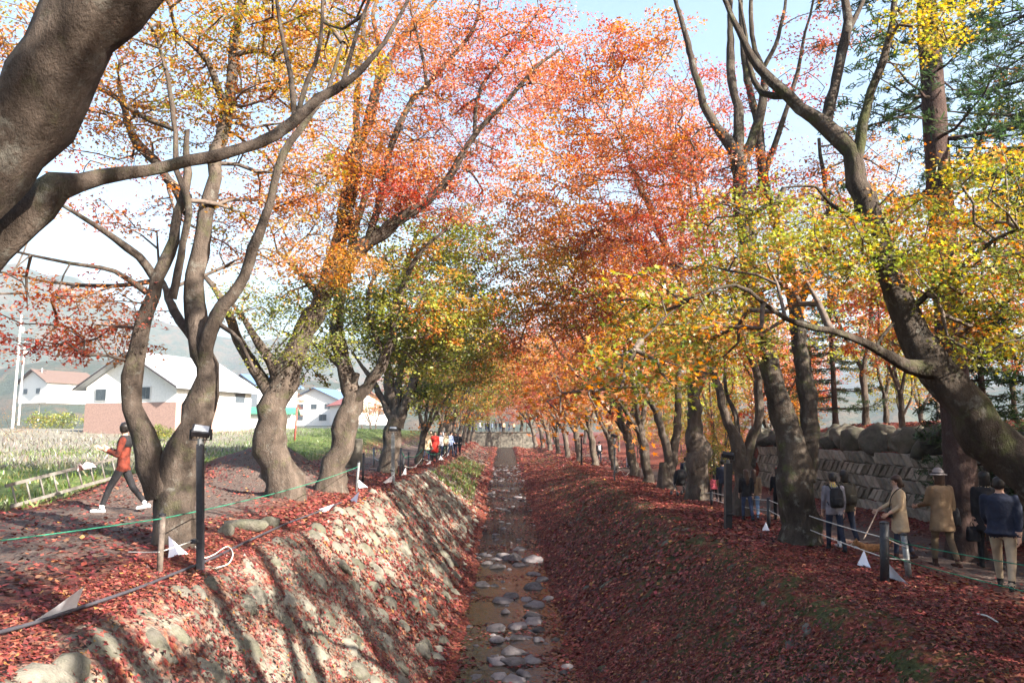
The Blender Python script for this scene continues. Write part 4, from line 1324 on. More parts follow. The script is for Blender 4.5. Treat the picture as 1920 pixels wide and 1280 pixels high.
# ------------------------------------------------------------------ stone wall of slanted courses, boulders on top
def stone_wall():
    y0, y1, zb, zt = 15.0, 37.2, 1.9, 3.98
    root = empty('stone_wall', (12.5, y0, 1.95))
    tag(root, 'retaining wall of slanted cut stones in alternating courses along the path', 'wall')
    mb = MB().box((0.13, (y1 - y0) / 2, (zt - zb) / 2 - 0.1), (0.14, y1 - y0 - 0.3, zt - zb - 0.04))
    mb.build('backing', plain('wall_joint', (0.085, 0.075, 0.062), 0.95), root)
    nc = 5; ch = (zt - 1.95) / nc; w = 0.405
    variants = []
    for s in (1, -1):
        for k in range(4):
            g = np.random.default_rng(60 + k + s)
            gap = 0.014
            lean = s * 0.20
            hw, hh = w / 2 - gap, ch / 2 - gap
            prof = [(-hw - lean, -hh), (hw - lean, -hh), (hw + lean, hh), (-hw + lean, hh)]
            prof = [(a + g.normal(0, 0.012), b + g.normal(0, 0.012)) for a, b in prof]
            proud = g.uniform(0.03, 0.085)
            v = [(0.09, a, b) for a, b in prof] + [(-proud * 0.55 + g.normal(0, 0.008), a * 0.98, b * 0.98) for a, b in prof] + [(-proud + g.normal(0, 0.014), a * 0.80, b * 0.80) for a, b in prof]
            f = [(0, 1, 5, 4), (1, 2, 6, 5), (2, 3, 7, 6), (3, 0, 4, 7), (4, 5, 9, 8), (5, 6, 10, 9), (6, 7, 11, 10), (7, 4, 8, 11), (8, 9, 10, 11)]
            me = bpy.data.meshes.new('cut_stone'); me.from_pydata(v, [], f); me.update()
            me.materials.append(M_STONE_WALL)
            variants.append(me)
    for c in range(nc):
        s = c % 2
        for k in range(int((y1 - y0) / w)):
            o = bpy.data.objects.new('stone', variants[s * 4 + rng.integers(4)])
            o.location = (0.0 + 0.012 * c, k * w + 0.2 + (0.2 if s else 0), ch * (c + 0.5))
            link(o, root)
    bl = rock_set('wall_boulder', 8, M_BOULDER, rough=0.6, sub=3)
    y = 15.2
    while y < 37.5:
        r = rng.uniform(0.42, 0.95)
        o = bpy.data.objects.new('boulder', random.choice(bl))
        o.location = (0.5 + rng.normal(0, 0.06), y - y0 + r * 0.8, zt - 1.95 + r * 0.42)
        o.rotation_euler = (rng.normal(0, 0.15), rng.normal(0, 0.15), rng.uniform(0, 6.28))
        o.scale = (r * rng.uniform(0.7, 0.95), r * rng.uniform(0.8, 1.05), r * rng.uniform(0.5, 0.85))
        link(o, root)
        y += r * 1.45
    for dx, yy, z, r in ((-0.1, 37.9, 0.35, 0.62), (0.3, 38.7, 0.4, 0.7), (0.1, 38.0, 1.2, 0.55), (0.5, 38.9, 1.35, 0.6), (0.4, 38.3, 1.95, 0.55), (1.0, 39.6, 0.7, 0.8), (0.9, 39.3, 1.8, 0.6), (0.5, 37.8, 2.3, 0.62)):
        o = bpy.data.objects.new('boulder', random.choice(bl))
        o.location = (dx, yy - y0, z); o.rotation_euler = tuple(rng.uniform(0, 6.28, 3)); o.scale = (r, r * 0.9, r * 0.85)
        link(o, root)


stone_wall()


# ------------------------------------------------------------------ the embankment that closes the view, and the leafy slope behind
def closing_wall():
    root = empty('embankment_wall', (0, CLOSE_Y - 0.45, 2.0))
    tag(root, 'pale concrete embankment closing the far end of the stream', 'wall')
    m = plain('old_concrete', (0.11, 0.098, 0.08), 0.9, 0.3, 3)
    x = -6.0
    while x < 4.5:
        w = rng.uniform(1.5, 2.2)
        MB().box((x + w / 2, 0, 1.35), (w - 0.04, 0.35, 2.8)).build('panel', m, root, bevel=0.02)
        x += w
    MB().box((-0.7, -0.05, 2.80), (10.8, 0.55, 0.14)).build('coping', m, root)


closing_wall()

# ------------------------------------------------------------------ houses, poles, hills
M_WALLW = plain('white_render', (0.72, 0.71, 0.69), 0.85, 0.04, 6)
M_WALLB = plain('pink_brown_siding', (0.30, 0.195, 0.165), 0.85, 0.10, 14)
M_ROOFG = plain('grey_metal_roof', (0.40, 0.42, 0.45), 0.45, 0.06, 4)
M_DARK = plain('dark_trim', (0.05, 0.042, 0.045), 0.6, 0.1)
M_GLASS = plain('window_glass', (0.06, 0.075, 0.09), 0.12, 0.1, 2, spec=0.6)
M_FRAME = plain('window_frame', (0.55, 0.55, 0.55), 0.5, 0.05)


def house(name, label, px, py, Y, W, L, eave, apex, rz, wall, roof, lower=None, wins=(), side_wins=(), lower_h=1.8):
    b = at(px, py, Y)
    z = gz(b[0], b[1]) if b[2] < gz(b[0], b[1]) + 2 else b[2]
    root = empty(name, (b[0], b[1], b[2]), rz)
    tag(root, label, 'house')
    h = W / 2
    MB().prism([(-h, -0.6), (h, -0.6), (h, eave), (0, apex), (-h, eave)], 0, L).build('wall', wall, root)
    if lower:
        MB().box((0, -0.012, lower_h / 2 - 0.3), (W + 0.03, 0.03, lower_h + 0.6)).box((h + 0.012, L / 2, lower_h / 2 - 0.3), (0.03, L, lower_h + 0.6)).build('siding', lower, root)
    ov, t = 0.65, 0.16
    sl_ = (apex - eave) / h
    for s in (-1, 1):
        e = (s * (h + ov), eave - ov * sl_ + 0.05)
        r_ = MB().prism([(0, apex + 0.05), e, (e[0], e[1] + t), (0, apex + t + 0.05)] if s > 0 else [(0, apex + 0.05), (0, apex + t + 0.05), (e[0], e[1] + t), e], -0.7, L + 0.7).build('roof', roof, root)
        MB().prism([(0, apex + 0.0), e, (e[0], e[1] + t - 0.05), (0, apex + t - 0.05)] if s > 0 else [(0, apex), (0, apex + t - 0.05), (e[0], e[1] + t - 0.05), e], -0.78, -0.705).build('bargeboard', M_DARK, r_)
    for (x, zz, w, hh) in wins:
        f = MB().box((x, -0.035, zz), (w + 0.14, 0.06, hh + 0.14)).build('window', M_FRAME, root)
        MB().box((x - w / 4, -0.075, zz), (w / 2 - 0.03, 0.02, hh)).build('pane', M_GLASS, f)
        MB().box((x + w / 4, -0.075, zz), (w / 2 - 0.03, 0.02, hh)).build('pane', M_GLASS, f)
    for (y, zz, w, hh) in side_wins:
        f = MB().box((h + 0.045, y, zz), (0.06, w + 0.14, hh + 0.14)).build('window', M_FRAME, root)
        MB().box((h + 0.085, y, zz), (0.02, w, hh)).build('pane', M_GLASS, f)
    return root


house('house', 'white gabled house with pink-brown lower siding across the meadow', 240, 806, 58, 9.0, 8.5, 3.4, 5.9, R(-20), M_WALLW, M_ROOFG, M_WALLB,
      wins=((-2.9, 2.75, 1.05, 0.85), (1.6, 2.8, 0.8, 0.9)), side_wins=((2.5, 2.7, 1.2, 0.8), (7, 2.7, 1.2, 0.8)), lower_h=2.1)
M_BLUEROOF = plain('blue_roof', (0.10, 0.16, 0.28), 0.5, 0.1)
M_REDROOF = plain('red_roof', (0.30, 0.09, 0.07), 0.6, 0.1)
M_GREENROOF = plain('green_roof', (0.06, 0.22, 0.14), 0.5, 0.1)
M_BROWNROOF = plain('brown_roof', (0.12, 0.08, 0.065), 0.7, 0.1)
house('house', 'tall white house with blue roof glimpsed between the left maples', 455, 800, 100, 6.5, 6, 5.4, 6.8, R(-40), M_WALLW, M_BLUEROOF, wins=((-1.9, 3.9, 1.1, 0.9), (0.8, 3.9, 1.3, 0.9), (0.6, 1.3, 1.4, 1.0)))
house('shed', 'low shed with a green roof by the white house', 472, 802, 80, 4.5, 4, 1.5, 2.0, R(-80), M_WALLW, M_GREENROOF)
house('house', 'cream house with brown roof left of the meadow hedge', 60, 750, 150, 10, 10, 3.6, 6.0, R(-30), M_WALLW, M_BROWNROOF, wins=((-2.5, 1.8, 1.4, 1.0), (2.0, 1.8, 1.4, 1.0)))
house('house', 'small red-roofed house far behind the forked maple', 690, 790, 140, 9, 9, 3.2, 5.4, R(30), M_WALLW, M_REDROOF, wins=((-2.5, 1.8, 1.2, 1.0), (2.5, 1.8, 1.2, 1.0)))
house('house', 'white house with blue roof far behind the stout maple', 588, 792, 150, 10, 9, 4.6, 6.8, R(-15), M_WALLW, M_BLUEROOF, wins=((-3, 3.2, 1.3, 1.0), (0, 3.2, 1.3, 1.0), (3, 3.2, 1.3, 1.0), (-3, 1.0, 1.3, 1.0), (2, 1.0, 1.6, 1.2)))
house('house', 'grey-roofed white house at the foot of the hills between the maples', 645, 770, 210, 12, 10, 4.0, 6.6, R(10), M_WALLW, M_ROOFG, wins=((-3, 2.4, 1.5, 1.1), (3, 2.4, 1.5, 1.1)))

M_POLE = plain('pole_concrete', (0.55, 0.53, 0.50), 0.8, 0.1)
for i, (px, pt, pb, Y, lb) in enumerate(((24, 590, 790, 95, 'tallest concrete utility pole beyond the meadow, at the far left'), (36, 640, 775, 130, 'utility pole just behind the tallest one'), (73, 690, 770, 150, 'short utility pole near the hedge'), (658, 730, 800, 120, 'thin utility pole among the houses between the maples'))):
    a, b = at(px, pb, Y), at(px, pt, Y)
    r_ = empty('utility_pole', (a[0], Y, a[2]))
    tag(r_, lb, 'pole', 'utility poles')
    H = b[2] - a[2]
    MB().tube([(0, 0, -2), (0, 0, H)], [0.17, 0.11], 8).build('shaft', M_POLE, r_)
    MB().box((0, 0, H - 0.5), (1.8, 0.1, 0.1)).box((0, 0, H - 1.1), (1.4, 0.1, 0.1)).build('crossarm', M_DARK, r_)
    MB().lathe((0.3, 0, H - 2.3), [(0.2, 0), (0.22, 0.1), (0.22, 0.6), (0.15, 0.7)], 8).build('transformer', M_POLE, r_)


def hill_material():
    m, nt, out = nodes('wooded_hill')
    g = N(nt, 'ShaderNodeNewGeometry')
    n = noise(nt, g.outputs['Position'], 0.012, 10, 0.75)
    n2 = noise(nt, g.outputs['Position'], 0.07, 6, 0.7)
    c = ramp(nt, math_n(nt, 'ADD', math_n(nt, 'MULTIPLY', n, 0.6), math_n(nt, 'MULTIPLY', n2, 0.4)), [(0.3, (0.02, 0.03, 0.02)), (0.48, (0.04, 0.05, 0.028)), (0.58, (0.10, 0.065, 0.035)), (0.7, (0.13, 0.095, 0.05))])
    finish(nt, out, c, 0.95, n2, 6.0, 0.1)
    return m


def hills(name, D, az0, az1, hfun, seed, depth):
    az = np.linspace(R(az0), R(az1), 120)
    tt = np.linspace(0, 1, 16)
    A, T = np.meshgrid(az, tt)
    top = hfun(np.degrees(az))
    ridge = top * (1 + 0.16 * vnoise(np.degrees(az), 0 * az, 7, seed) + 0.05 * vnoise(np.degrees(az), 0 * az, 1.6, seed + 1))
    Z = 2 + ridge[None, :] * sstep(0, 1, T) * (1 + 0.25 * vnoise(A * 40, T * 5, 1, seed + 2) * (1 - T))
    Rr = D + depth * T + 60 * vnoise(A * 30, T * 4, 1, seed + 3)
    v = np.stack((Rr * np.sin(A), Rr * np.cos(A), Z), -1).reshape(-1, 3)
    n = len(az)
    a = (np.arange(len(tt) - 1)[:, None] * n + np.arange(n - 1)[None, :])
    o = obj(name, mesh_np(name, v, np.stack((a, a + 1, a + 1 + n, a + n), -1).reshape(-1, 4), True), hill_material())
    o['kind'] = 'structure'


hills('near_hills', 520, -58, 40, lambda d: 42 + 30 * np.exp(-((d + 26) / 9) ** 2) + 12 * np.exp(-((d + 12) / 5) ** 2), 5, 260)
hills('far_hills', 1000, -60, 45, lambda d: 120 + 150 * np.exp(-((d + 33) / 11) ** 2) + 70 * np.exp(-((d + 12) / 7) ** 2), 9, 500)

# trees and hedges beyond the meadow and at the end of the canal
mid = [(-52, 120, 'row_green', 0.6), (-40, 140, 'row_orange', 0.6), (-22, 125, 'row_green', 0.55), (-64, 130, 'row_gold', 0.55), (-30, 160, 'row_gold', 0.7), (-12, 150, 'row_orange', 0.75), (-17, 100, 'row_orange', 0.38), (-24, 175, 'row_green', 0.7)]
mlab = ['green tree left of the gabled house, far off', 'orange tree far behind the gabled house', 'green tree between the far houses', 'golden tree by the leftmost cream house', 'golden tree behind the far blue-roofed house', 'orange tree at the end of the lawn', 'little spreading orange tree on the lawn', 'dark green tree at the foot of the hills']
for (x, y, k, s), lb in zip(mid, mlab):
    plant(k, x, y, rng.uniform(0, 6.28), s, lb, 'trees beyond the meadow')
end = [(-14, 128, 'row_red', 1.0), (-8, 124, 'row_orange', 0.95), (-2.5, 130, 'row_red', 0.95), (3, 126, 'row_orange', 1.0), (8.5, 124, 'row_gold', 1.0), (14, 130, 'row_red', 1.05), (0, 142, 'row_gold', 1.1), (-10, 145, 'row_red', 1.1), (20, 120, 'row_orange', 1.0), (9, 145, 'row_orange', 1.2), (27, 110, 'row_gold', 1.0), (30, 90, 'row_orange', 1.0)]
for i, (x, y, k, s) in enumerate(end):
    plant(k, x, y, rng.uniform(0, 6.28), s, f'{ordinal[i]} maple of the mass behind the far end of the stream', 'maples at the far end')

for i, (x, y, k, s) in enumerate([(-7.5, 122, 'wood_orange', 0.55), (-5, 123.5, 'wood_red', 0.5), (-2.8, 122.5, 'wood_yg', 0.5), (-0.6, 124, 'wood_orange', 0.55), (1.6, 122.5, 'wood_red', 0.5), (3.8, 123, 'wood_yellow', 0.55), (6.2, 122, 'wood_orange', 0.5), (-10, 121, 'wood_yg', 0.5)]):
    plant(k, x, y, rng.uniform(0, 6.28), s, f'{ordinal[i]} bushy little maple behind the far embankment wall', 'bushy maples behind the embankment')


# ------------------------------------------------------------------ grass and weeds of the meadow
def tufts(name, label, n, area, hgt, cols, keep):
    x = rng.uniform(area[0], area[1], n); y = area[2] + (area[3] - area[2]) * rng.random(n) ** 1.4
    k = rng.random(n) < keep(x, y)
    x, y = x[k], y[k]
    z = height(x, y)
    h = hgt * rng.uniform(0.5, 1.3, len(x))
    a = rng.uniform(0, 6.28, len(x))
    w = h * 0.16
    lx, ly = rng.normal(0, 0.35, len(x)) * h, rng.normal(0, 0.35, len(x)) * h
    P0 = np.stack((x - np.cos(a) * w, y - np.sin(a) * w, z - 0.02), -1); P1 = np.stack((x + np.cos(a) * w, y + np.sin(a) * w, z - 0.02), -1)
    P2 = np.stack((x + lx + np.cos(a) * w * 0.7, y + ly + np.sin(a) * w * 0.7, z + h * 0.7), -1); P3 = np.stack((x + lx * 1.5, y + ly * 1.5, z + h), -1)
    V = np.stack((P0, P1, P2, P3), 1).reshape(-1, 3)
    c = np.array(cols)[rng.integers(len(cols), size=len(x))]
    C = np.repeat(jitter(c, 0.25), 4, axis=0)
    tag(obj(name, mesh_np(name, V, np.arange(len(V)).reshape(-1, 4), False, C), M_GRASS), label, 'grass', kind='stuff')


tufts('weeds', 'green weeds growing in the meadow behind the left path', 26000, (-40, -9.8, 14, 44), 0.15, [(0.07, 0.12, 0.02), (0.11, 0.15, 0.03), (0.17, 0.16, 0.06)], lambda x, y: np.clip(0.55 + 1.3 * vnoise(x, y, 2.2, 71), 0, 1))
tufts('dry_grass', 'pale dry grass in the far part of the meadow', 16000, (-60, -15, 32, 60), 0.22, [(0.17, 0.15, 0.115), (0.14, 0.125, 0.09), (0.20, 0.18, 0.14)], lambda x, y: np.clip(0.6 + 1.0 * vnoise(x, y, 3, 72), 0, 1))
tufts('lawn_grass', 'bright green lawn beyond the left row of maples', 9000, (-26, -8.5, 40, 90), 0.14, [(0.08, 0.13, 0.025), (0.11, 0.16, 0.035)], lambda x, y: np.full(len(x), 0.9))
tufts('bank_moss', 'green moss and grass tufts on the right bank', 4500, (1.9, 5.15, 7, 46), 0.055, [(0.03, 0.042, 0.012), (0.05, 0.062, 0.018)], lambda x, y: np.clip(vnoise(x, y, 0.8, 73) * 1.6 + 0.75 * np.exp(-((x - 4.65) / 0.4) ** 2), 0, 1))
tufts('bank_grass', 'green grass on the far left bank below the visitors', 6000, (-3.6, -1.6, 38, 66), 0.16, [(0.10, 0.15, 0.03), (0.16, 0.2, 0.05)], lambda x, y: np.clip(0.4 + vnoise(x, y, 1.5, 74), 0, 1))


def bush(name, label, px, py, Y, r, hz, pal, n=60, leaf=0.05):
    b = at(px, py, Y)
    z = gz(b[0], b[1])
    root = empty(name, (b[0], b[1], z)); tag(root, label, 'bush')
    c = np.array((0, 0, hz * 0.5)) + ball(n, 0.4) * np.array((r, r * 0.8, hz * 0.5)); c[:, 2] = np.maximum(c[:, 2], 0.1)
    st = [np.array((0, 0, t)) + rng.normal(0, 0.05, 3) for t in np.linspace(0, hz * 0.4, 6)]
    v, f = grow(np.array(st), None, c, 0.006)
    obj('stems', mesh_np('stems', v, f, True), M_TWIG, root, 'stuff')
    V, Fc, C = sprays(c, pick(pal, n), 26, 0.3 * r ** 0.5, leaf, T_QUAD, 0.4, 0.9)
    obj('foliage', mesh_np('foliage', V, Fc, False, C), M_LEAF, root, 'stuff')


bush('bush', 'small green bush at the corner of the gabled house', 300, 810, 50, 0.9, 1.2, 'green')
bush('bush', 'leafless brown bush at the far left of the meadow', 30, 790, 50, 2.2, 2.4, 'goldorange', 50, 0.02)
bush('hedge', 'dark clipped hedge left of the gabled house', 108, 750, 110, 4.5, 2.6, 'green', 90, 0.13)
bush('bush', 'dark evergreen bush at the wall end beyond the slim maple', 1330, 905, 40, 1.6, 2.2, 'green', 90, 0.05)
bush('bush', 'yellow-leaved shrub behind the right row', 1345, 860, 44, 1.8, 3.0, 'yellow', 90, 0.05)

# ------------------------------------------------------------------ posts, lamps, ropes, covers, ladder
M_BLACK = plain('black_metal', (0.020, 0.020, 0.024), 0.5, 0.15, 20, spec=0.4)
M_GREY = plain('galvanised_metal', (0.17, 0.175, 0.18), 0.5, 0.15, 20, metal=0.4)
M_WOODPOST = plain('weathered_post', (0.11, 0.085, 0.07), 0.85, 0.25, 15)
M_CLOTH = plain('white_sheet', (0.82, 0.82, 0.88), 0.8, 0.03, 8)
M_ROPE_G = plain('green_rope', (0.02, 0.17, 0.10), 0.7, 0.15, 30)
M_ROPE_W = plain('white_rope', (0.48, 0.46, 0.42), 0.8, 0.1, 30)
M_HOSE = plain('black_hose', (0.045, 0.042, 0.05), 0.55, 0.1)
M_LENS = plain('lamp_glass', (0.45, 0.46, 0.48), 0.15, 0.05, 3, spec=0.6)
M_RED = plain('rust_red', (0.26, 0.07, 0.05), 0.7, 0.2)


def post(name, label, px, pb, pt, w, mat, group=None, lean_px=0, square=False, cat='post', cap=True):
    b = on_ground(px, pb)
    t = at(px + lean_px, pt, b[1])
    H = t[2] - b[2]
    r = w * 0.5 / F * b[1]
    root = empty(name, b); tag(root, label, cat, group)
    lx = t[0] - b[0]
    mb = MB()
    if square: mb.box((lx / 2, 0, H / 2 - 0.05), (2 * r, 2 * r, H + 0.1), rot=(0, math.atan2(lx, H), 0))
    else: mb.tube([(0, 0, -0.15), (lx, 0, H)], [r, r], 10)
    mb.build('shaft', mat, root, smooth=not square)
    if cap: MB().lathe((lx, 0, H), [(r * 1.05, -0.01), (r * 1.08, 0.015), (r * 0.4, 0.03)], 10).build('cap', M_BLACK, root)
    return root, b, H, r, lx


def floodlight(label, px, pb, pt, w, mat, aim, s=1.0, group='floodlight posts'):
    root, b, H, r, lx = post('floodlight_post', label, px, pb, pt, w, mat, group, square=True, cat='lamp post', cap=False)
    MB().lathe((lx, 0, H), [(0.035 * s, -0.02), (0.035 * s, 0.06 * s)], 8).build('swivel', M_GREY, root)
    hd = MB().box((0, 0, 0), (0.19 * s, 0.15 * s, 0.06 * s), taper=1.0)
    for k in range(5): hd.box(((-0.07 + 0.035 * k) * s, 0, -0.045 * s), (0.01 * s, 0.13 * s, 0.04 * s))
    h = hd.build('lamp_head', M_BLACK, root, bevel=0.004)
    h.location = (lx, 0, H + 0.14 * s); h.rotation_euler = aim
    MB().box((0, 0, 0.034 * s), (0.15 * s, 0.11 * s, 0.008)).build('lens', M_LENS, h)
    MB().box((lx - 0.11 * s, 0, H + 0.10 * s), (0.012, 0.05 * s, 0.12 * s)).box((lx + 0.11 * s, 0, H + 0.10 * s), (0.012, 0.05 * s, 0.12 * s)).box((lx, 0, H + 0.045 * s), (0.23 * s, 0.05 * s, 0.012)).build('yoke', M_BLACK, root)
    MB().lathe((lx, 0, H * 0.22), [(r * 1.6, 0), (r * 1.7, 0.02), (r * 1.6, 0.05)], 10).build('clamp', M_BLACK, root)
    return root, b, H


floodlight('black floodlight post in front of the twin-stemmed maple', 376, 1072, 832, 11, M_BLACK, (R(35), R(8), R(20)), 1.25)
floodlight('black floodlight post on the right leaf carpet', 1365, 992, 868, 12, M_BLACK, (R(-25), R(10), R(-15)), 1.5)
floodlight('silver floodlight post at the left bank edge', 737, 902, 815, 6, M_GREY, (R(20), 0, R(10)), 1.6)
floodlight('slender floodlight post far along the right edge, white lamp head', 1152, 902, 824, 3, M_BLACK, (R(20), 0, R(60)), 1.6)
floodlight('farthest slender floodlight post along the right edge', 1090, 871, 822, 3, M_BLACK, (R(20), 0, R(-40)), 1.5)

POSTS = {}
for key, label, px, pb, pt, w, mat, ln in (
        ('l1', 'short dark stake beside the left floodlight post', 299, 1074, 966, 11, M_WOODPOST, 6),
        ('l2', 'leaning stake of the crossed pair by the mossy maple', 667, 922, 866, 5, M_GREY, 6),
        ('l3', 'black upright stake of the crossed pair by the mossy maple', 680, 905, 850, 4, M_BLACK, 2),
        ('l4', 'thin pale stake left of the forked maple', 702, 876, 840, 4, M_GREY, -1),
        ('l5', 'first black rope post past the silver lamp', 750, 894, 840, 4, M_BLACK, 2),
        ('l6', 'second black rope post past the silver lamp', 756, 891, 852, 4, M_BLACK, 1),
        ('l7', 'third black rope post past the silver lamp', 766, 882, 848, 3, M_BLACK, 0),
        ('l8', 'black rope post beside the woman in red', 791, 872, 838, 3, M_BLACK, 2),
        ('l9', 'pale rope post in front of the visitor in blue', 841, 853, 815, 3, M_GREY, 0),
        ('r1', 'thick black post beside the largest white cover', 1658, 1092, 980, 16, M_BLACK, 0),
        ('r2', 'grey metal stake leaning behind the thick black post', 1706, 1084, 1002, 11, M_GREY, -12),
        ('r3', 'dark rope post left of the two-stemmed maple', 1441, 990, 934, 7, M_BLACK, 0),
        ('r4', 'small dark rope post by the upright maple', 1334, 946, 920, 5, M_BLACK, 0),
        ('red', 'rusty red pole standing alone in the meadow edge', 552, 826, 764, 4, M_RED, 5)):
    POSTS[key] = post('rope_post' if key != 'red' else 'meadow_pole', label, px, pb, pt, w, mat, 'rope posts' if key != 'red' else None, ln)


def top_of(key, f=0.95):
    root, b, H, r, lx = POSTS[key]
    return np.array((b[0] + lx * f, b[1] - r, b[2] + H * f))


def rope(label, pts, mat, r=0.007, sag=0.05, name='rope'):
    P = []
    for i in range(len(pts) - 1):
        a, b = np.array(pts[i]), np.array(pts[i + 1])
        L = np.linalg.norm(b - a)
        for t in np.linspace(0, 1, 10, endpoint=False):
            P.append(a + (b - a) * t - np.array((0, 0, 4 * sag * L * 0.25 * t * (1 - t))))
    P.append(np.array(pts[-1]))
    P = np.array(P)
    v, f = tube(P, np.full(len(P), r), 5)
    tag(obj(name, mesh_np(name, v, f, True), mat), label, 'rope')


rope('green rope running from the left edge past the dark stake to the crossed stakes', [(-7.2, 7.0, 3.35), top_of('l1'), top_of('l2', 0.85)], M_ROPE_G, 0.008, 0.03)
rope('pale cord tied low on the dark left stake', [on_ground(240, 1046) + np.array((0, 0, 0.08)), top_of('l1', 0.37), at(372, 1010, POSTS['l1'][1][1] + 0.5)], M_ROPE_W, 0.007, 0.02)
rope('green rope between the black posts past the silver lamp', [top_of('l5'), top_of('l7', 0.8), top_of('l8'), top_of('l9', 0.7)], M_ROPE_G, 0.022, 0.15)
rope('pale rope below the green one past the silver lamp', [top_of('l4', 0.5), top_of('l6', 0.5), top_of('l8', 0.4), top_of('l9', 0.4)], M_ROPE_W, 0.016, 0.12)
far_r = at(1290, 920, 32)
rope('upper white rope along the right path', [far_r, top_of('r4', 0.9), top_of('r3', 0.95), top_of('r1', 0.75), top_of('r2', 0.72)], M_ROPE_W, 0.010, 0.03)
rope('lower white rope along the right path', [far_r - np.array((0, 0, 0.3)), top_of('r4', 0.4), top_of('r3', 0.6), top_of('r1', 0.42), top_of('r2', 0.45)], M_ROPE_W, 0.010, 0.03)
rope('upper green rope running right from the thick black post', [top_of('r1', 0.78), top_of('r2', 0.8), (8.2, 9.0, 2.75)], M_ROPE_G, 0.008, 0.03)
rope('lower green rope running right from the grey stake', [top_of('r1', 0.5), top_of('r2', 0.38), (8.0, 9.0, 2.35)], M_ROPE_G, 0.008, 0.03)
# black hose lying along the left bank edge, and loose wires
hp = [on_ground(px, py) + np.array((0, 0, 0.05)) for px, py in ((-60, 1212), (60, 1180), (160, 1145), (260, 1110), (320, 1085), (400, 1052), (470, 1018), (540, 985), (600, 962), (640, 945))]
C_ = catmull(np.array([(*p, 0.019) for p in hp]), 0.15)
C_[:, 2] = np.maximum(C_[:, 2], height(C_[:, 0], C_[:, 1]) + 0.03)
v, f = tube(C_[:, :3], C_[:, 3], 8)
tag(obj('hose', mesh_np('hose', v, f, True), M_HOSE), 'black hose lying along the leafy left bank edge', 'hose')
for lb, pts in (('loose pale wire looping at the foot of the left floodlight', ((366, 1030), (380, 1050), (400, 1045), (425, 1030), (436, 1045), (428, 1062), (405, 1070))), ('thin white wire on the leaves at lower right', ((1832, 1157), (1850, 1160), (1872, 1173))), ('tangled white wire under the slender right lamp', ((1155, 888), (1164, 882), (1172, 892), (1180, 886)))):
    P = np.array([on_ground(*p) + np.array((0, 0, 0.04)) for p in pts])
    C_ = catmull(np.hstack((P, np.full((len(P), 1), 0.01))), 0.06)
    C_[:, 2] = np.maximum(C_[:, 2], height(C_[:, 0], C_[:, 1]) + 0.015)
    v, f = tube(C_[:, :3], C_[:, 3], 5)
    tag(obj('wire', mesh_np('wire', v, f, True), M_ROPE_W), lb, 'wire')


def cover(label, L, Rr, A, back=0.28):
    l, r = on_ground(*L), on_ground(*Rr)
    Y = (l[1] + r[1]) / 2
    a = at(A[0], A[1], Y + back * 0.35)
    k = (l + r) / 2 + np.array((0, back, 0)); k[2] = gz(k[0], k[1])
    base = (l + r + k) / 3
    m = 6
    V, Fc = [], []
    cs = [l, r, k]
    ring = []
    for i in range(3):
        for t in np.linspace(0, 1, 4, endpoint=False):
            p = cs[i] + (cs[(i + 1) % 3] - cs[i]) * t
            p = p + (base - p) * (0.16 * math.sin(math.pi * t))
            p[2] = gz(p[0], p[1]) + 0.01 + 0.02 * rng.random()
            ring.append(p)
    n = len(ring)
    for lev, tt in enumerate((0, 0.35, 0.7)):
        for p in ring:
            q = p + (a - p) * tt
            q = q + (a * tt + base * (1 - tt) - q) * (0.10 * math.sin(math.pi * tt))
            V.append(q - base)
    V.append(a - base)
    for lev in range(2):
        for i in range(n): Fc.append((lev * n + i, lev * n + (i + 1) % n, (lev + 1) * n + (i + 1) % n, (lev + 1) * n + i))
    for i in range(n): Fc.append((2 * n + i, 2 * n + (i + 1) % n, 3 * n))
    me = bpy.data.meshes.new('light_cover'); me.from_pydata([tuple(x) for x in V], [], Fc); me.update()
    o = obj('light_cover', me, M_CLOTH); o.location = base
    tag(o, label, 'cover', 'white pointed ground-light covers')


for lb, L, Rr, A in (
        ('white pointed cover lying nearest on the left beside the hose', (66, 1168), (142, 1150), (158, 1098)),
        ('white cover between the dark stake and the left floodlight', (315, 1048), (352, 1040), (316, 1004)),
        ('white cover at the end of the black hose', (598, 955), (613, 964), (627, 944)),
        ('white cover just past the end of the hose', (656, 939), (669, 943), (674, 920)),
        ('white cover at the foot of the leaning stake', (673, 916), (690, 915), (671, 898)),
        ('white cover at the foot of the silver lamp post', (717, 906), (734, 905), (738, 889)),
        ('white cover behind the first black rope posts', (752, 892), (762, 890), (761, 876)),
        ('low white cover on the edge past the black rope posts', (771, 880), (781, 877), (783, 869)),
        ('pair-like white cover beside the woman in red', (799, 871), (808, 869), (807, 862)),
        ('white cover under the pale rope post', (822, 863), (831, 861), (826, 853)),
        ('farthest white cover on the left edge', (832, 858), (842, 854), (842, 847)),
        ('small white cone by the dark rope post on the right', (1429, 996), (1444, 997), (1436, 978)),
        ('white cone in front of the dog', (1608, 1062), (1633, 1065), (1620, 1030)),
        ('largest white cover against the thick black post', (1662, 1084), (1704, 1097), (1661, 1050))):
    cover(lb, L, Rr, A)

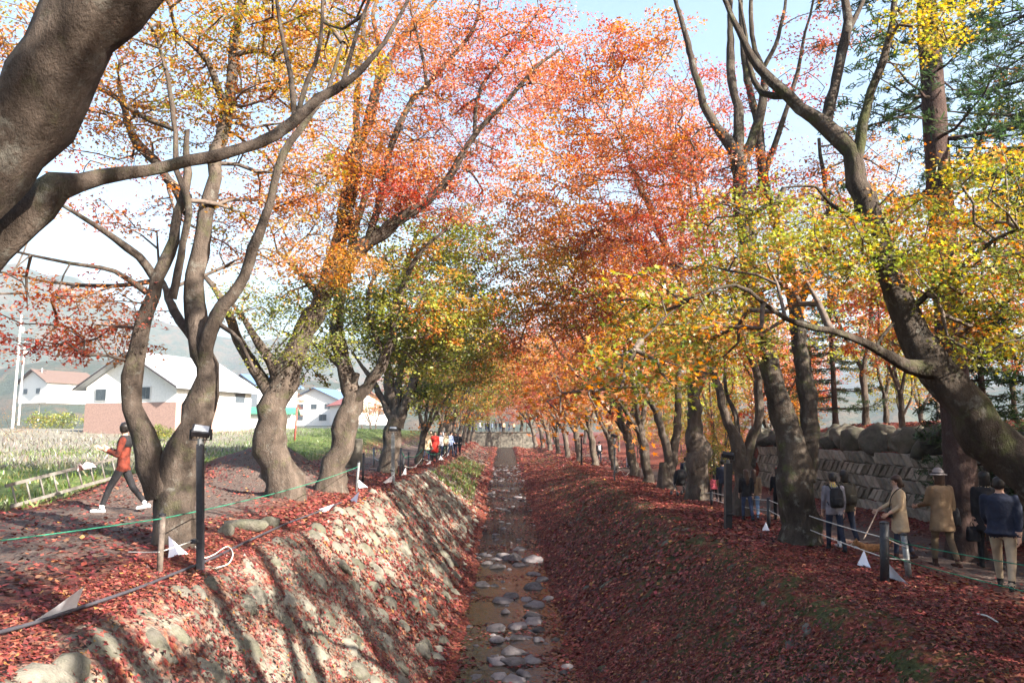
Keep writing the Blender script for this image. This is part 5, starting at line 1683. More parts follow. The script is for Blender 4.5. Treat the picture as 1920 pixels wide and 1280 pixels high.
# ladder lying on its edge at the back of the left path, with a towel on it
M_ALU = plain('old_aluminium', (0.15, 0.135, 0.12), 0.6, 0.12, 10, metal=0.2)
a_, b_ = on_ground(20, 955), on_ground(228, 895)
d_ = b_ - a_; L_ = float(np.linalg.norm(d_[:2]))
lad = empty('ladder', a_, math.atan2(d_[1], d_[0])); lad.rotation_euler = (R(-12), -math.atan2(d_[2], L_), math.atan2(d_[1], d_[0]))
tag(lad, 'aluminium ladder lying on its side behind the left path', 'ladder')
MB().box((L_ / 2, 0, 0.06), (L_, 0.035, 0.07)).build('rail', M_ALU, lad)
MB().box((L_ / 2, 0, 0.50), (L_, 0.035, 0.07)).build('rail', M_ALU, lad)
k = 0.15
while k < L_:
    MB().tube([(k, 0, 0.08), (k, 0, 0.48)], [0.02, 0.02], 8).build('rung', M_ALU, lad, True)
    k += 0.36
tp = a_ + d_ * 0.62 + np.array((0, 0, 0.52))
tv = []
for i in range(7):
    for j in range(5):
        tv.append(((i - 3) * 0.06 + rng.normal(0, 0.008), (j - 2) * 0.05, 0.06 - 0.035 * (j - 2) ** 2 + rng.normal(0, 0.012)))
tfc = [(i * 5 + j, (i + 1) * 5 + j, (i + 1) * 5 + j + 1, i * 5 + j + 1) for i in range(6) for j in range(4)]
me = bpy.data.meshes.new('towel'); me.from_pydata(tv, [], tfc); me.update()
o = obj('towel', me, plain('pink_white_towel', (0.62, 0.42, 0.42), 0.9, 0.35, 6)); o.location = tp; o.rotation_euler = lad.rotation_euler
md = o.modifiers.new('s', 'SOLIDIFY'); md.thickness = 0.012
tag(o, 'pink and white towel hung over the ladder', 'towel')

# stone kerb pieces by the left maple, and the concrete block behind the mossy one
for lb, px, py, s, rz in (('long flat stone slab set on edge behind the left floodlight', 455, 992, (0.75, 0.22, 0.26), 0.12), ('dark block stone beside the slab', 505, 985, (0.34, 0.26, 0.24), 0.4), ('mossy lump of stone left of the slab', 425, 1002, (0.28, 0.22, 0.22), 0.7)):
    g = on_ground(px, py)
    me = rock_mesh('edge_stone', int(px), 1.0, 0.25, 2); me.materials.append(M_STONE_LIT)
    o = bpy.data.objects.new('edge_stone', me); o.location = g + np.array((0, 0, s[2] * 0.25)); o.scale = (s[0] * 0.62, s[1] * 0.62, s[2] * 0.62); o.rotation_euler = (0, 0, rz); link(o)
    tag(o, lb, 'stone', 'loose stones at the left tree')
g = at(660, 862, 27)
o = MB().box((0, 0, 0.25), (0.55, 1.6, 1.0)).build('concrete_block', plain('old_concrete', (0.11, 0.098, 0.08)), None, bevel=0.03)
o.location = g; o.rotation_euler = (0, 0, 0.3)
tag(o, 'weathered concrete block on the mound behind the mossy maple', 'block')

# ------------------------------------------------------------------ people and the dog
from mathutils.kdtree import KDTree


def capsule(p0, p1, r0, r1, n=10):
    p0, p1 = np.asarray(p0, float), np.asarray(p1, float)
    d = p1 - p0; L = np.linalg.norm(d) + 1e-6; d = d / L
    pts, rad = [], []
    for a in (-85, -55, -25, 0):
        pts.append(p0 + d * r0 * math.sin(R(a))); rad.append(r0 * math.cos(R(a)))
    for a in (0.33, 0.66):
        pts.append(p0 + d * L * a); rad.append(r0 + (r1 - r0) * a)
    for a in (0, 25, 55, 85):
        pts.append(p1 + d * r1 * math.sin(R(a))); rad.append(r1 * math.cos(R(a)))
    return tube(np.array(pts), np.array(rad), n)


def loft(secs, n=16):
    """secs: (cx, cy, z, rx, ry)"""
    V = []
    ang = np.linspace(0, 2 * math.pi, n, endpoint=False)
    for cx, cy, z, rx, ry in secs:
        V.append(np.stack((cx + rx * np.cos(ang), cy + ry * np.sin(ang), np.full(n, z)), -1))
    V = np.concatenate(V)
    m = len(secs)
    i = np.arange(m - 1)[:, None] * n; j = np.arange(n)[None, :]
    f = np.stack((i + j, i + (j + 1) % n, i + n + (j + 1) % n, i + n + j), -1).reshape(-1, 4)
    return V, [tuple(q) for q in f] + [tuple(range(n))[::-1], tuple((m - 1) * n + k for k in range(n))]


def skin_over(name, prims, voxel, mats, smooth_it=3):
    """prims: (verts, faces, slot) closed solids -> one continuous surface, coloured by the nearest solid"""
    mb = MB(); pts = []
    for pm_ in prims:
        v, f, s = pm_[:3]
        lo_, hi_ = pm_[3] if len(pm_) > 3 else (-9, 9)
        v = np.asarray(v)
        nf = [tuple(q) for q in f]
        if len(nf) and all(len(q) == 4 for q in nf):       # open tube: close its ends
            k = nf[0][3] - nf[0][0]
            nf += [tuple(range(k))[::-1], tuple(len(v) - k + i for i in range(k))]
        mb.add(v, nf); pts += [(p, s) for p in v if lo_ <= p[2] <= hi_]
    me = mb.mesh(name)
    tmp = bpy.data.objects.new('tmp', me); col.objects.link(tmp)
    m = tmp.modifiers.new('r', 'REMESH'); m.mode = 'VOXEL'; m.voxel_size = voxel
    if smooth_it:
        s_ = tmp.modifiers.new('s', 'SMOOTH'); s_.iterations = smooth_it; s_.factor = 0.5
    dg = bpy.context.evaluated_depsgraph_get()
    out = bpy.data.meshes.new_from_object(tmp.evaluated_get(dg))
    out.name = name
    bpy.data.objects.remove(tmp); bpy.data.meshes.remove(me)
    kd = KDTree(len(pts))
    for i, (p, s) in enumerate(pts): kd.insert(p, i)
    kd.balance()
    out.materials.clear()
    for mt in mats: out.materials.append(mt)
    idx = [pts[kd.find(p.center)[1]][1] for p in out.polygons]
    out.polygons.foreach_set('material_index', idx)
    out.polygons.foreach_set('use_smooth', np.ones(len(out.polygons), bool))
    out.update()
    return out


def cl(name, c, var=0.16):
    return plain('cloth_' + name, c, 0.9, var, 7, relief=0.03)


M_SKIN = plain('skin', (0.52, 0.31, 0.22), 0.6, 0.06, 8)
M_HAIR = plain('black_hair', (0.014, 0.011, 0.010), 0.45, 0.2, 30)
M_HAIRB = plain('brown_hair', (0.045, 0.022, 0.014), 0.45, 0.2, 30)
M_EYE = plain('eye', (0.015, 0.012, 0.01), 0.2)
M_LIP = plain('lip', (0.36, 0.13, 0.11), 0.5)


def rot2(v, a):
    """swing in the y-z plane: positive a moves a hanging vector forward"""
    return np.array((v[0], v[1] * math.cos(a) - v[2] * math.sin(a), v[1] * math.sin(a) + v[2] * math.cos(a)))


def person(label, px, py, hpx, face, top, bottom, shoe, hair='short', hairm=None, coat=0.0, stride=14, arms=((10, 15), (-10, 15)), head_turn=0, head_tilt=0, bulk=1.0, voxel=0.021, place=None, H=None, collar=None, skirt=None, hat=None, near=True, sit=False, group=None):
    b = on_ground(px, py) if place is None else np.array(place)
    H = H or min(1.85, hpx / F * b[1])
    s = H / 1.70
    root = empty('person', b, -R(face)); root.scale = (s, s, s)
    tag(root, label, 'person', group)
    hairm = hairm or M_HAIR
    mats = [M_SKIN, top, bottom, shoe, hairm, collar or top]
    pr = []
    def add(t, slot): pr.append((t[0], t[1], slot))
    hipz = 0.90 if not sit else 0.50
    # legs
    ankles = []
    lower = hipz
    legs = []
    for sd, sw in ((-1, stride), (1, -stride)):
        hip = np.array((0.095 * sd, 0.0, hipz))
        if sit: th, kn = 80, 85
        else: th, kn = sw + (4 if sw > 0 else 0), (8 if sw > 0 else 16)
        knee = hip + rot2(np.array((0.01 * sd, 0, -0.43)), R(th))
        ank = knee + rot2(np.array((0, 0, -0.41)), R(th - kn))
        legs.append((hip, knee, ank))
    drop = min(l[2][2] for l in legs) - 0.075
    dz = np.array((0, 0, -drop))
    legs = [(h + dz, k + dz, a + dz) for h, k, a in legs]
    z0 = hipz - drop
    for i, (hip, knee, ank) in enumerate(legs):
        pr.append((*capsule(hip, knee, 0.088 * bulk, 0.060 * bulk), 2, (-9, (0.84 if coat <= 0 else 0.90 - coat) - drop)))
        add(capsule(knee, ank, 0.062 * bulk, 0.047), 2)
        pitch = -0.35 if (i == 1 and stride > 8 and not sit) else 0.0
        toe = np.array((0.0, 0.15, -0.035 + pitch * 0.1)); heel = np.array((0, -0.05, -0.035))
        add(capsule(ank + heel + np.array((0, 0, 0.0)), ank + toe, 0.040, 0.034), 3)
        add(capsule(ank + np.array((0, 0, -0.02)), ank + heel * 0.8, 0.040, 0.040), 3)
    T = np.array((0, 0, z0 - 0.90))
    def sec(z, rx, ry, cy=0.0): return (0, cy, z + T[2], rx * bulk, ry * bulk)
    body = [sec(0.80, 0.10, 0.07), sec(0.86, 0.155, 0.105), sec(0.96, 0.160, 0.112), sec(1.08, 0.148, 0.105), sec(1.22, 0.168, 0.118), sec(1.34, 0.178, 0.112), sec(1.42, 0.140, 0.085), sec(1.465, 0.075, 0.065)]
    v, f = loft(body); pr.append((v, f, 1, (0.85 + T[2], 9)))
    if coat > 0:
        lo = 0.90 - coat
        co = [sec(lo, 0.215, 0.165), sec(lo + 0.03, 0.222, 0.172), sec(0.90, 0.19, 0.145), sec(1.06, 0.172, 0.130), sec(1.24, 0.188, 0.136), sec(1.36, 0.192, 0.124), sec(1.43, 0.150, 0.095)]
        v, f = loft(co); pr.append((v, f, 1)); pr.append((v * np.array((0.93, 0.93, 1)), f, 1))
    if skirt is not None:
        v, f = loft([sec(skirt, 0.24, 0.19), sec(0.90, 0.17, 0.13), sec(1.0, 0.15, 0.11)]); pr.append((v, f, 2))
    # head
    nk = np.array((0, 0.0, 1.45)) + T
    add(capsule(nk, nk + np.array((0, 0.012, 0.07)), 0.052, 0.050), 0)
    if collar is not None: add(capsule(nk + np.array((0, 0.01, -0.02)), nk + np.array((0, 0.02, 0.02)), 0.078, 0.070), 5)
    hm = np.array(Euler((R(-head_tilt), 0, -R(head_turn))).to_matrix())
    hc = nk + np.array((0, 0.02, 0.15))
    def hp(p): return hc + hm @ np.array(p)
    hv, hf = loft([(0, 0.012, -0.115, 0.030, 0.035), (0, 0.014, -0.095, 0.052, 0.062), (0, 0.008, -0.05, 0.068, 0.085), (0, 0.0, 0.0, 0.076, 0.096), (0, -0.004, 0.05, 0.074, 0.094), (0, -0.006, 0.085, 0.056, 0.074), (0, -0.006, 0.105, 0.025, 0.035)], 14)
    pr.append(((hm @ hv.T).T + hc, hf, 0))
    for sd in (-1, 1): add(capsule(hp((0.077 * sd, -0.005, -0.02)), hp((0.080 * sd, -0.012, 0.02)), 0.013, 0.016, 6), 0)
    add(capsule(hp((0, 0.092, 0.005)), hp((0, 0.108, -0.025)), 0.010, 0.014, 6), 0)
    # arms
    hands = []
    for sd, (sw, el), out in ((-1, arms[0], 6), (1, arms[1], 6)):
        shd = np.array((0.185 * sd * bulk, 0, 1.385)) + T
        d1 = rot2(np.array((math.sin(R(out)) * sd, 0, -math.cos(R(out)))), R(sw))
        elb = shd + d1 * 0.285
        d2 = rot2(np.array((-0.05 * sd, 0, -1.0)), R(sw + el)); d2 = d2 / np.linalg.norm(d2)
        wr = elb + d2 * 0.245
        add(capsule(shd, elb, 0.066 * bulk, 0.052 * bulk), 1)
        add(capsule(elb, wr, 0.052 * bulk, 0.040), 1)
        add(capsule(wr, wr + d2 * 0.05, 0.030, 0.028, 8), 0)
        hands.append((wr + d2 * 0.05, d2, sd))
    body_me = skin_over('body', pr, voxel, mats)
    obj('body', body_me, None, root)
    # hands with five fingers
    if near:
        for w, d, sd in hands:
            side = np.array((0, 1.0, 0)); side = side - d * np.dot(side, d); side /= np.linalg.norm(side)
            pn = np.cross(d, side) * sd
            mb = MB()
            v, f = capsule(w, w + d * 0.055, 0.027, 0.030, 8); mb.add(v, [tuple(q) for q in f])
            for k, (o_, ln) in enumerate(((0.027, 0.062), (0.009, 0.072), (-0.009, 0.068), (-0.026, 0.052))):
                a = w + d * 0.07 + side * o_
                m1 = a + d * ln * 0.5 - pn * 0.006; e = m1 + d * ln * 0.36 - pn * 0.024
                for u, vv, r1, r2 in ((a, m1, 0.0095, 0.0085), (m1, e, 0.0085, 0.0065)):
                    v, f = capsule(u, vv, r1, r2, 6); mb.add(v, [tuple(q) for q in f])
            a = w + d * 0.02 + side * 0.026
            m1 = a + d * 0.03 + side * 0.024; e = m1 + d * 0.03 - pn * 0.012
            for u, vv, r1, r2 in ((a, m1, 0.012, 0.010), (m1, e, 0.010, 0.008)):
                v, f = capsule(u, vv, r1, r2, 6); mb.add(v, [tuple(q) for q in f])
            mb.build('hand', M_SKIN, root, True)
        for sd in (-1, 1):
            v, f = capsule(hp((0.030 * sd - 0.008, 0.084, 0.018)), hp((0.030 * sd + 0.008, 0.084, 0.018)), 0.0075, 0.0075, 6)
            mb = MB(); mb.add(v, [tuple(q) for q in f]); mb.build('eye', M_EYE, root, True)
        v, f = capsule(hp((-0.018, 0.088, -0.058)), hp((0.018, 0.088, -0.058)), 0.006, 0.006, 6)
        mb = MB(); mb.add(v, [tuple(q) for q in f]); mb.build('mouth', M_LIP, root, True)
    # hair
    if hair:
        hs = [(0, -0.03, -0.07, 0.050, 0.050), (0, -0.026, -0.04, 0.078, 0.078), (0, -0.022, 0.0, 0.086, 0.086), (0, -0.016, 0.04, 0.088, 0.094), (0, -0.008, 0.075, 0.080, 0.098), (0, -0.006, 0.105, 0.060, 0.074), (0, -0.006, 0.123, 0.024, 0.034)]
        if hair == 'bob': hs = [(0, -0.025, -0.15, 0.082, 0.070), (0, -0.024, -0.12, 0.098, 0.086)] + [(a, b_ - 0.002, z, rx * 1.1, ry * 1.04) for a, b_, z, rx, ry in hs[1:]]
        if hair == 'long': hs = [(0, -0.10, -0.42, 0.07, 0.035), (0, -0.09, -0.32, 0.095, 0.05), (0, -0.06, -0.16, 0.10, 0.07), (0, -0.03, -0.07, 0.092, 0.082)] + [(a, b_ - 0.002, z, rx * 1.06, ry * 1.03) for a, b_, z, rx, ry in hs[2:]]
        v, f = loft(hs, 16)
        v = v + rng.normal(0, 0.0025, v.shape)
        mb = MB(); mb.add((hm @ v.T).T + hc, f); mb.build('hair', hairm, root, True)
    if hat is not None:
        v, f = loft([(0, -0.004, 0.035, 0.145, 0.150), (0, -0.004, 0.042, 0.142, 0.148), (0, -0.004, 0.055, 0.098, 0.108), (0, -0.004, 0.11, 0.088, 0.098), (0, -0.004, 0.15, 0.060, 0.070), (0, -0.004, 0.165, 0.02, 0.025)], 18)
        mb = MB(); mb.add((hm @ v.T).T + hc, f); h_ = mb.build('hat', hat, root, True)
        v, f = loft([(0, -0.004, 0.056, 0.101, 0.111), (0, -0.004, 0.085, 0.097, 0.107)], 18)
        mb = MB(); mb.add((hm @ v.T).T + hc, f); mb.build('hat_band', M_DARK, h_, True)
    return root, b, s, T, hands


def worn(o, root):
    o.location = root.location; o.rotation_euler = root.rotation_euler; o.scale = root.scale


def backpack(label, pt, mat, w=1.0):
    root, b, s, T, hands = pt
    e = empty('backpack', b); worn(e, root); tag(e, label, 'backpack')
    v, f = loft([(0, -0.19, 0.97 + T[2], 0.11 * w, 0.06), (0, -0.20, 1.0 + T[2], 0.145 * w, 0.085), (0, -0.205, 1.18 + T[2], 0.150 * w, 0.088), (0, -0.195, 1.34 + T[2], 0.135 * w, 0.075), (0, -0.18, 1.40 + T[2], 0.085 * w, 0.045)], 14)
    mb = MB(); mb.add(v, f); mb.build('bag', mat, e, True)
    v, f = loft([(0, -0.275, 1.02 + T[2], 0.09 * w, 0.03), (0, -0.285, 1.05 + T[2], 0.105 * w, 0.04), (0, -0.285, 1.17 + T[2], 0.10 * w, 0.038), (0, -0.275, 1.2 + T[2], 0.07 * w, 0.02)], 12)
    mb = MB(); mb.add(v, f); mb.build('pocket', mat, e, True)
    for sd in (-1, 1):
        P = catmull(np.array([(0.09 * sd, -0.14, 1.37 + T[2], 0.016), (0.115 * sd, -0.03, 1.465 + T[2], 0.016), (0.12 * sd, 0.10, 1.37 + T[2], 0.016), (0.135 * sd, 0.11, 1.2 + T[2], 0.014), (0.15 * sd, -0.10, 1.03 + T[2], 0.012)]), 0.06)
        v, f = tube(P[:, :3], P[:, 3], 6); mb = MB(); mb.add(v, [tuple(q) for q in f]); mb.build('strap', mat, e, True)


def handbag(label, pt, mat, at_, size=(0.15, 0.06, 0.13), strap=None, name='handbag'):
    root, b, s, T, hands = pt
    e = empty(name, b); worn(e, root); tag(e, label, 'bag')
    x, y, z = at_; z += T[2]
    v, f = loft([(x, y, z - size[2], size[0] * 0.85, size[1]), (x, y, z - size[2] * 0.7, size[0], size[1] * 1.15), (x, y, z + size[2] * 0.5, size[0] * 0.9, size[1] * 0.8), (x, y, z + size[2], size[0] * 0.75, size[1] * 0.35)], 12)
    mb = MB(); mb.add(v, f); mb.build('bag', mat, e, True)
    if strap:
        P = catmull(np.array([(*p[:2], p[2] + T[2], 0.009) for p in strap]), 0.05)
        v, f = tube(P[:, :3], P[:, 3], 6); mb = MB(); mb.add(v, [tuple(q) for q in f]); mb.build('strap', mat, e, True)


navy, black, jean, beige, brown = cl('navy', (0.016, 0.020, 0.038)), cl('black', (0.014, 0.013, 0.015)), cl('denim', (0.035, 0.05, 0.10)), cl('beige', (0.45, 0.33, 0.21), 0.08), cl('brown_tweed', (0.20, 0.13, 0.075), 0.12)
khaki, grey, olive, white, red = cl('khaki', (0.36, 0.28, 0.19), 0.08), cl('grey', (0.17, 0.16, 0.185)), cl('olive', (0.06, 0.05, 0.035)), cl('white', (0.62, 0.61, 0.62), 0.05), cl('red', (0.50, 0.03, 0.02))
rust, pinkp, paleblue, oliveb = cl('rust_print', (0.10, 0.018, 0.010), 0.4), cl('pink_print', (0.55, 0.10, 0.13), 0.4), cl('pale_blue', (0.22, 0.28, 0.45)), cl('brown_trouser', (0.13, 0.09, 0.055))
shoe_b, shoe_w, shoe_br = cl('black_shoe', (0.015, 0.014, 0.014)), cl('white_shoe', (0.65, 0.62, 0.62), 0.05), cl('brown_shoe', (0.05, 0.022, 0.016))

# left path
p = person('person in black and rust-red sweater striding behind the twin-stemmed maple', 226, 960, 166, 255, rust, black, shoe_w, 'short', stride=22, arms=((14, 100), (10, 105)), head_turn=75, head_tilt=-8, collar=None, voxel=0.014)
mb = MB()
for z_, w_ in ((1.30, 0.20), (1.27, 0.19), (1.24, 0.15)):
    mb.box((0, 0.128, z_ + p[3][2]), (w_, 0.012, 0.012))
mb.build('chest_print', white, p[0])
v, f = loft([(0, 0, 1.26 + p[3][2], 0.183, 0.131), (0, 0, 1.36 + p[3][2], 0.190, 0.124), (0, 0, 1.43 + p[3][2], 0.152, 0.098), (0, 0, 1.475 + p[3][2], 0.082, 0.075)], 16)
mb = MB(); mb.add(v, f); mb.build('sweater_yoke', black, p[0], True)
# far left visitors
for i, (lb, px, py, h, face, t, bt, hr, ct) in enumerate((
        ('visitor in cream coat, leftmost of the far left group', 799, 866, 58, 150, beige, jean, 'bob', 0.25), ('visitor in brown behind the woman in red', 808, 862, 54, 200, brown, black, 'bob', 0.1), ('woman in bright red coat on the far left path', 815, 866, 58, 170, red, black, 'long', 0.35),
        ('visitor in white raising an arm on the far left path', 826, 860, 56, 190, white, jean, 'short', 0.0), ('visitor in khaki top among the far left group', 834, 858, 52, 180, khaki, black, 'bob', 0.05), ('visitor in pale blue top leaning on the far left rope', 845, 856, 52, 120, paleblue, jean, 'short', 0.0),
        ('visitor in navy at the right of the far left group', 854, 855, 50, 200, navy, jean, 'short', 0.1), ('visitor in black against the far left trunks', 862, 853, 48, 210, black, black, 'short', 0.1))):
    person(lb, px, py, h, face, t, bt, shoe_b, hr, coat=ct, stride=8, voxel=0.034, near=False, arms=((10, 30), (-5, 30)) if i != 3 else ((130, 30), (0, 20)), group='visitors on the far left path')
# right path
pa = person('man in navy padded jacket and khaki trousers half behind the leaning maple', 1888, 1106, 212, 40, navy, khaki, shoe_b, 'short', stride=17, bulk=1.12, coat=0.05, arms=((18, 30), (-16, 10)))
pb = person('person in black coat carrying a dark bag beside the leaning maple', 1858, 1066, 180, 10, black, black, shoe_b, 'bob', coat=0.25, stride=6, arms=((0, 10), (-4, 8)), collar=beige)
handbag('dark handbag held by the person in black coat', pb, black, (-0.25, 0.0, 0.60), (0.13, 0.06, 0.13), [(-0.30, 0.0, 0.72), (-0.27, 0.0, 0.82), (-0.22, 0.0, 0.72)])
pc = person('person in tweed coat and grey hat seen from behind by the cedar', 1772, 1064, 174, 350, brown, oliveb, shoe_br, 'bob', hairm=M_HAIRB, coat=0.26, stride=7, arms=((20, 55), (-6, 12)), hat=cl('grey_felt', (0.25, 0.21, 0.20), 0.06), bulk=1.05)
handbag('black shoulder bag at the side of the hat wearer', pc, black, (0.25, -0.02, 0.88), (0.11, 0.08, 0.16), [(0.26, 0.0, 1.02), (0.20, 0.02, 1.30), (0.14, 0.0, 1.46), (0.20, -0.06, 1.25), (0.26, -0.05, 1.02)])
pd = person('woman in long beige coat looking down at the dog', 1692, 1050, 152, 285, beige, navy, shoe_br, 'bob', hairm=M_HAIRB, coat=0.33, stride=9, arms=((5, 50), (24, 36)), head_tilt=22, collar=cl('pink_scarf', (0.50, 0.34, 0.29)))
handbag('small black bag slung at the front of the beige coat', pd, black, (-0.06, 0.20, 0.95), (0.12, 0.05, 0.085), [(-0.02, 0.2, 1.02), (-0.12, 0.15, 1.3), (-0.14, -0.02, 1.46), (0.0, -0.16, 1.25), (0.12, 0.0, 1.0), (0.0, 0.2, 1.0)])
pe = person('person in grey hoodie with large black backpack walking away', 1568, 1034, 141, 5, grey, navy, shoe_b, 'short', stride=10, arms=((6, 20), (-4, 14)), collar=cl('yellow_hood', (0.5, 0.38, 0.05)))
backpack('large black backpack on the grey hoodie', pe, black)
pf = person('woman in olive jacket walking at the side of the grey hoodie', 1590, 1028, 140, 350, olive, navy, shoe_w, 'bob', stride=10, arms=((10, 15), (-8, 15)))
backpack('dark olive backpack on the woman in olive', pf, olive, 0.9)
pg = person('person in dark navy coat half behind the two-stemmed maple', 1482, 982, 100, 0, navy, navy, shoe_b, 'short', coat=0.28, stride=6, bulk=1.12, arms=((25, 20), (0, 10)))
ph = person('person in black with red hair band left of the two-stemmed maple', 1462, 977, 96, 0, black, black, shoe_b, 'bob', stride=5, arms=((8, 40), (4, 30)))
mb = MB().lathe((0, -0.01, 1.45 + ph[3][2] + 0.24), [(0.07, 0), (0.075, 0.012), (0.06, 0.03)], 12); mb.build('hair_band', red, ph[0], True)
pi_ = person('long-haired woman in black top and blue jeans walking away', 1402, 976, 92, 355, black, jean, shoe_b, 'long', hairm=M_HAIRB, stride=7)
pj = person('long-haired woman in pale jeans stepping behind the slim maple', 1416, 974, 92, 20, brown, cl('pale_denim', (0.13, 0.2, 0.3)), shoe_br, 'long', hairm=M_HAIRB, stride=15)
pk = person('small child in pink patterned coat reaching out a hand', 1340, 940, 48, 350, pinkp, black, shoe_w, 'long', stride=5, arms=((6, 10), (60, 15)), voxel=0.027, coat=0.1, bulk=1.05)
pl = person('adult in dark blue beside the child in pink', 1357, 945, 80, 0, navy, black, shoe_b, 'short', stride=5, voxel=0.027)
pm = person('person with dark backpack walking away behind the stroller', 1287, 925, 66, 5, navy, black, shoe_b, 'short', stride=6, voxel=0.027)
backpack('grey-green backpack of the person behind the stroller', pm, cl('greygreen', (0.06, 0.065, 0.055)))
pn = person('person in grey-white top sitting low beside the trunk', 1178, 889, 38, 80, cl('pale_grey', (0.42, 0.41, 0.46)), navy, shoe_b, 'short', sit=True, arms=((30, 50), (30, 50)), voxel=0.024, H=1.6, near=False)
MB()
pb2 = on_ground(1178, 889)
bn = empty('bench', pb2 + np.array((-0.2, 0.0, 0))); tag(bn, 'low wooden bench under the seated person', 'bench')
MB().box((0, 0, 0.38), (1.3, 0.4, 0.06)).build('seat', M_WOODPOST, bn)
for x_ in (-0.55, 0.55): MB().box((x_, 0, 0.17), (0.08, 0.36, 0.36)).build('leg', M_WOODPOST, bn)
po = person('dark-clad walker with white pack far along the right path', 1124, 868, 44, 5, black, navy, shoe_b, 'short', stride=6, voxel=0.034, near=False)
backpack('pale backpack on the far right walker', po, white, 0.9)
# crowd on the embankment at the far end
for i in range(9):
    x_ = -3.6 + i * 0.62 + rng.normal(0, 0.12); y_ = CLOSE_Y + 0.9 + rng.uniform(0, 1.6)
    person(f'tiny visitor, {ordinal[i]} from the left on the far embankment', 0, 0, 0, rng.uniform(120, 240), random.choice((black, white, red, navy, paleblue, beige)), random.choice((black, jean)), shoe_b, 'short', voxel=0.055, place=(x_, y_, 4.75), H=rng.uniform(1.5, 1.75), near=False, stride=5, group='visitors on the far embankment')

# stroller
g = on_ground(1276, 930)
st = empty('stroller', g, 0.2); tag(st, 'black folding stroller beside the upright maple', 'stroller')
v, f = loft([(0, 0.1, 0.42, 0.20, 0.22), (0, 0.05, 0.55, 0.24, 0.26), (0, -0.02, 0.8, 0.25, 0.28), (0, -0.06, 0.98, 0.2, 0.2), (0, -0.06, 1.04, 0.08, 0.08)], 12)
mb = MB(); mb.add(v, f); mb.build('hood', black, st, True)
MB().tube([(-0.22, -0.1, 0.5), (-0.22, -0.42, 1.02), (0.22, -0.42, 1.02), (0.22, -0.1, 0.5)], 0.015, 6).build('handle', M_BLACK, st)
for sx in (-1, 1):
    MB().tube([(0.2 * sx, -0.2, 0.1), (0.2 * sx, 0.3, 0.55)], 0.014, 6).tube([(0.2 * sx, 0.35, 0.1), (0.2 * sx, -0.1, 0.55)], 0.014, 6).build('frame', M_GREY, st)
    for sy in (-0.22, 0.36):
        w_ = MB().lathe((0, 0, 0), [(0.09, -0.02), (0.10, 0), (0.09, 0.02)], 14).build('wheel', M_BLACK, st, True)
        w_.location = (0.22 * sx, sy, 0.10); w_.rotation_euler = (0, R(90), 0)


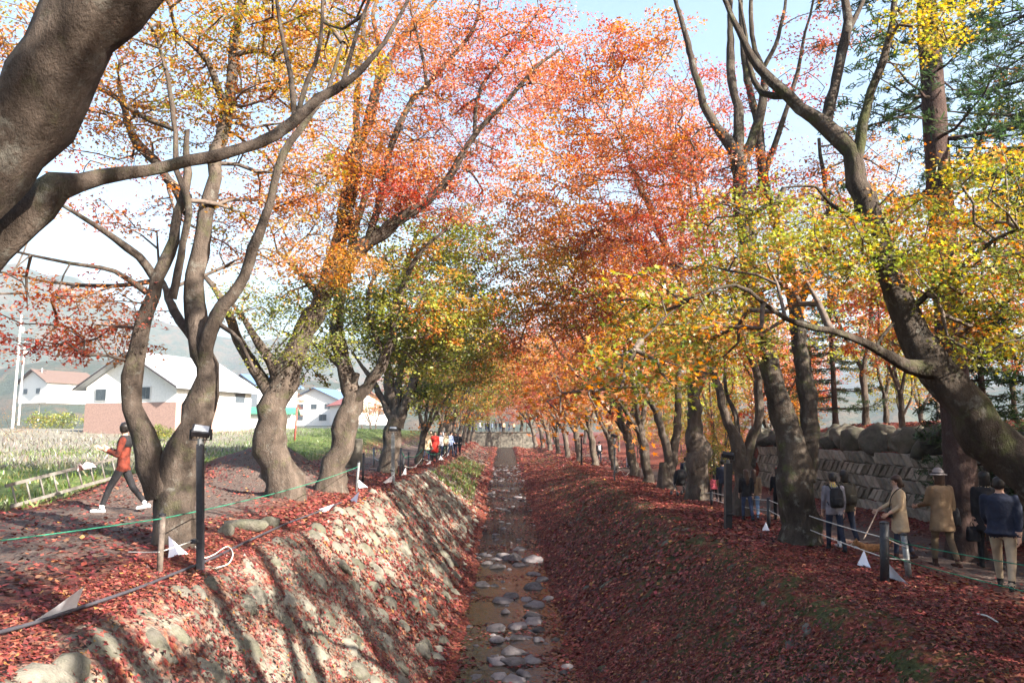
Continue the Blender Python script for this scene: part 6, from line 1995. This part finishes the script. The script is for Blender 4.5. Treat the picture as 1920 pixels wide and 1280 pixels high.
# dog
def dog():
    g = on_ground(1640, 1060)
    hd = 1.45      # heading: nose to the left
    root = empty('dog', g, R(75)); root.scale = (0.85,) * 3; tag(root, 'tan curly-tailed dog sniffing the leaves beside the white cone', 'dog')
    tan, cream, dk = plain('tan_fur', (0.22, 0.10, 0.04), 0.95, 0.2, 25), plain('cream_fur', (0.32, 0.24, 0.17), 0.95, 0.15, 25), M_EYE
    pr = []
    def add(t, s): pr.append((t[0], t[1], s))
    # local +y is forward
    v, f = capsule((0, 0.17, 0.36), (0, -0.02, 0.375), 0.108, 0.098); pr.append((v, f, 0))
    v, f = capsule((0, -0.02, 0.38), (0, -0.19, 0.385), 0.092, 0.094); pr.append((v, f, 0))
    v, f = capsule((0, 0.16, 0.30), (0, 0.0, 0.32), 0.075, 0.055); pr.append((v, f, 1))
    add(capsule((0, 0.22, 0.41), (0, 0.33, 0.46), 0.075, 0.062), 0)
    add(capsule((0, 0.35, 0.47), (0, 0.37, 0.46), 0.070, 0.062), 0)
    add(capsule((0, 0.41, 0.44), (0, 0.48, 0.42), 0.036, 0.022), 1)
    for sd in (-1, 1):
        add(capsule((0.045 * sd, 0.34, 0.52), (0.055 * sd, 0.335, 0.575), 0.022, 0.007, 6), 0)
        add(capsule((0.06 * sd, 0.18, 0.33), (0.062 * sd, 0.165, 0.19), 0.042, 0.026), 0)
        add(capsule((0.062 * sd, 0.165, 0.19), (0.062 * sd, 0.175, 0.04), 0.025, 0.020), 1)
        add(capsule((0.062 * sd, 0.18, 0.025), (0.062 * sd, 0.205, 0.022), 0.024, 0.020), 1)
        add(capsule((0.06 * sd, -0.19, 0.36), (0.068 * sd, -0.15, 0.23), 0.065, 0.040), 0)
        add(capsule((0.068 * sd, -0.15, 0.23), (0.066 * sd, -0.25, 0.15), 0.034, 0.023), 0)
        add(capsule((0.066 * sd, -0.25, 0.15), (0.066 * sd, -0.235, 0.035), 0.022, 0.019), 1)
        add(capsule((0.066 * sd, -0.23, 0.024), (0.066 * sd, -0.20, 0.022), 0.024, 0.020), 1)
    tl = [(0, -0.27, 0.44), (0, -0.33, 0.52), (0, -0.29, 0.60), (0, -0.21, 0.59), (0, -0.19, 0.53)]
    for a, b in zip(tl[:-1], tl[1:]): add(capsule(a, b, 0.034, 0.030, 8), 0)
    obj('body', skin_over('body', pr, 0.011, [tan, cream]), None, root)
    for sd in (-1, 1):
        v, f = capsule((0.035 * sd, 0.405, 0.485), (0.037 * sd, 0.408, 0.486), 0.009, 0.009, 6); mb = MB(); mb.add(v, [tuple(q) for q in f]); mb.build('eye', dk, root, True)
    v, f = capsule((-0.006, 0.505, 0.425), (0.006, 0.505, 0.425), 0.012, 0.012, 6); mb = MB(); mb.add(v, [tuple(q) for q in f]); mb.build('nose', dk, root, True)
    return g


gd = dog()
hw = pd[4][1][0] * pd[2]
ang = -R(285)
hwx = np.array((hw[0] * math.cos(ang) - hw[1] * math.sin(ang), hw[0] * math.sin(ang) + hw[1] * math.cos(ang), hw[2])) + pd[1]
rope('pale leash from the hand of the beige-coated woman to the dog', [hwx, gd + np.array((-0.15, 0.05, 0.48))], cl('leash', (0.5, 0.36, 0.26)), 0.012, 0.02, 'leash')

# ------------------------------------------------------------------ air
hz = MB().box((0, 930, 195), (4600, 2000, 420)).build('haze', None)
hz['kind'] = 'stuff'
tag(hz, 'thin bluish autumn haze veiling the far hills', 'haze')
hm_ = bpy.data.materials.new('haze'); hm_.use_nodes = True
hn = hm_.node_tree; hn.nodes.clear()
ho = hn.nodes.new('ShaderNodeOutputMaterial')
pv = hn.nodes.new('ShaderNodeVolumePrincipled')
pv.inputs['Color'].default_value = (0.72, 0.84, 1.0, 1)
pv.inputs['Density'].default_value = 0.00032
pv.inputs['Anisotropy'].default_value = 0.1
hn.links.new(pv.outputs[0], ho.inputs['Volume'])
hz.data.materials.append(hm_)
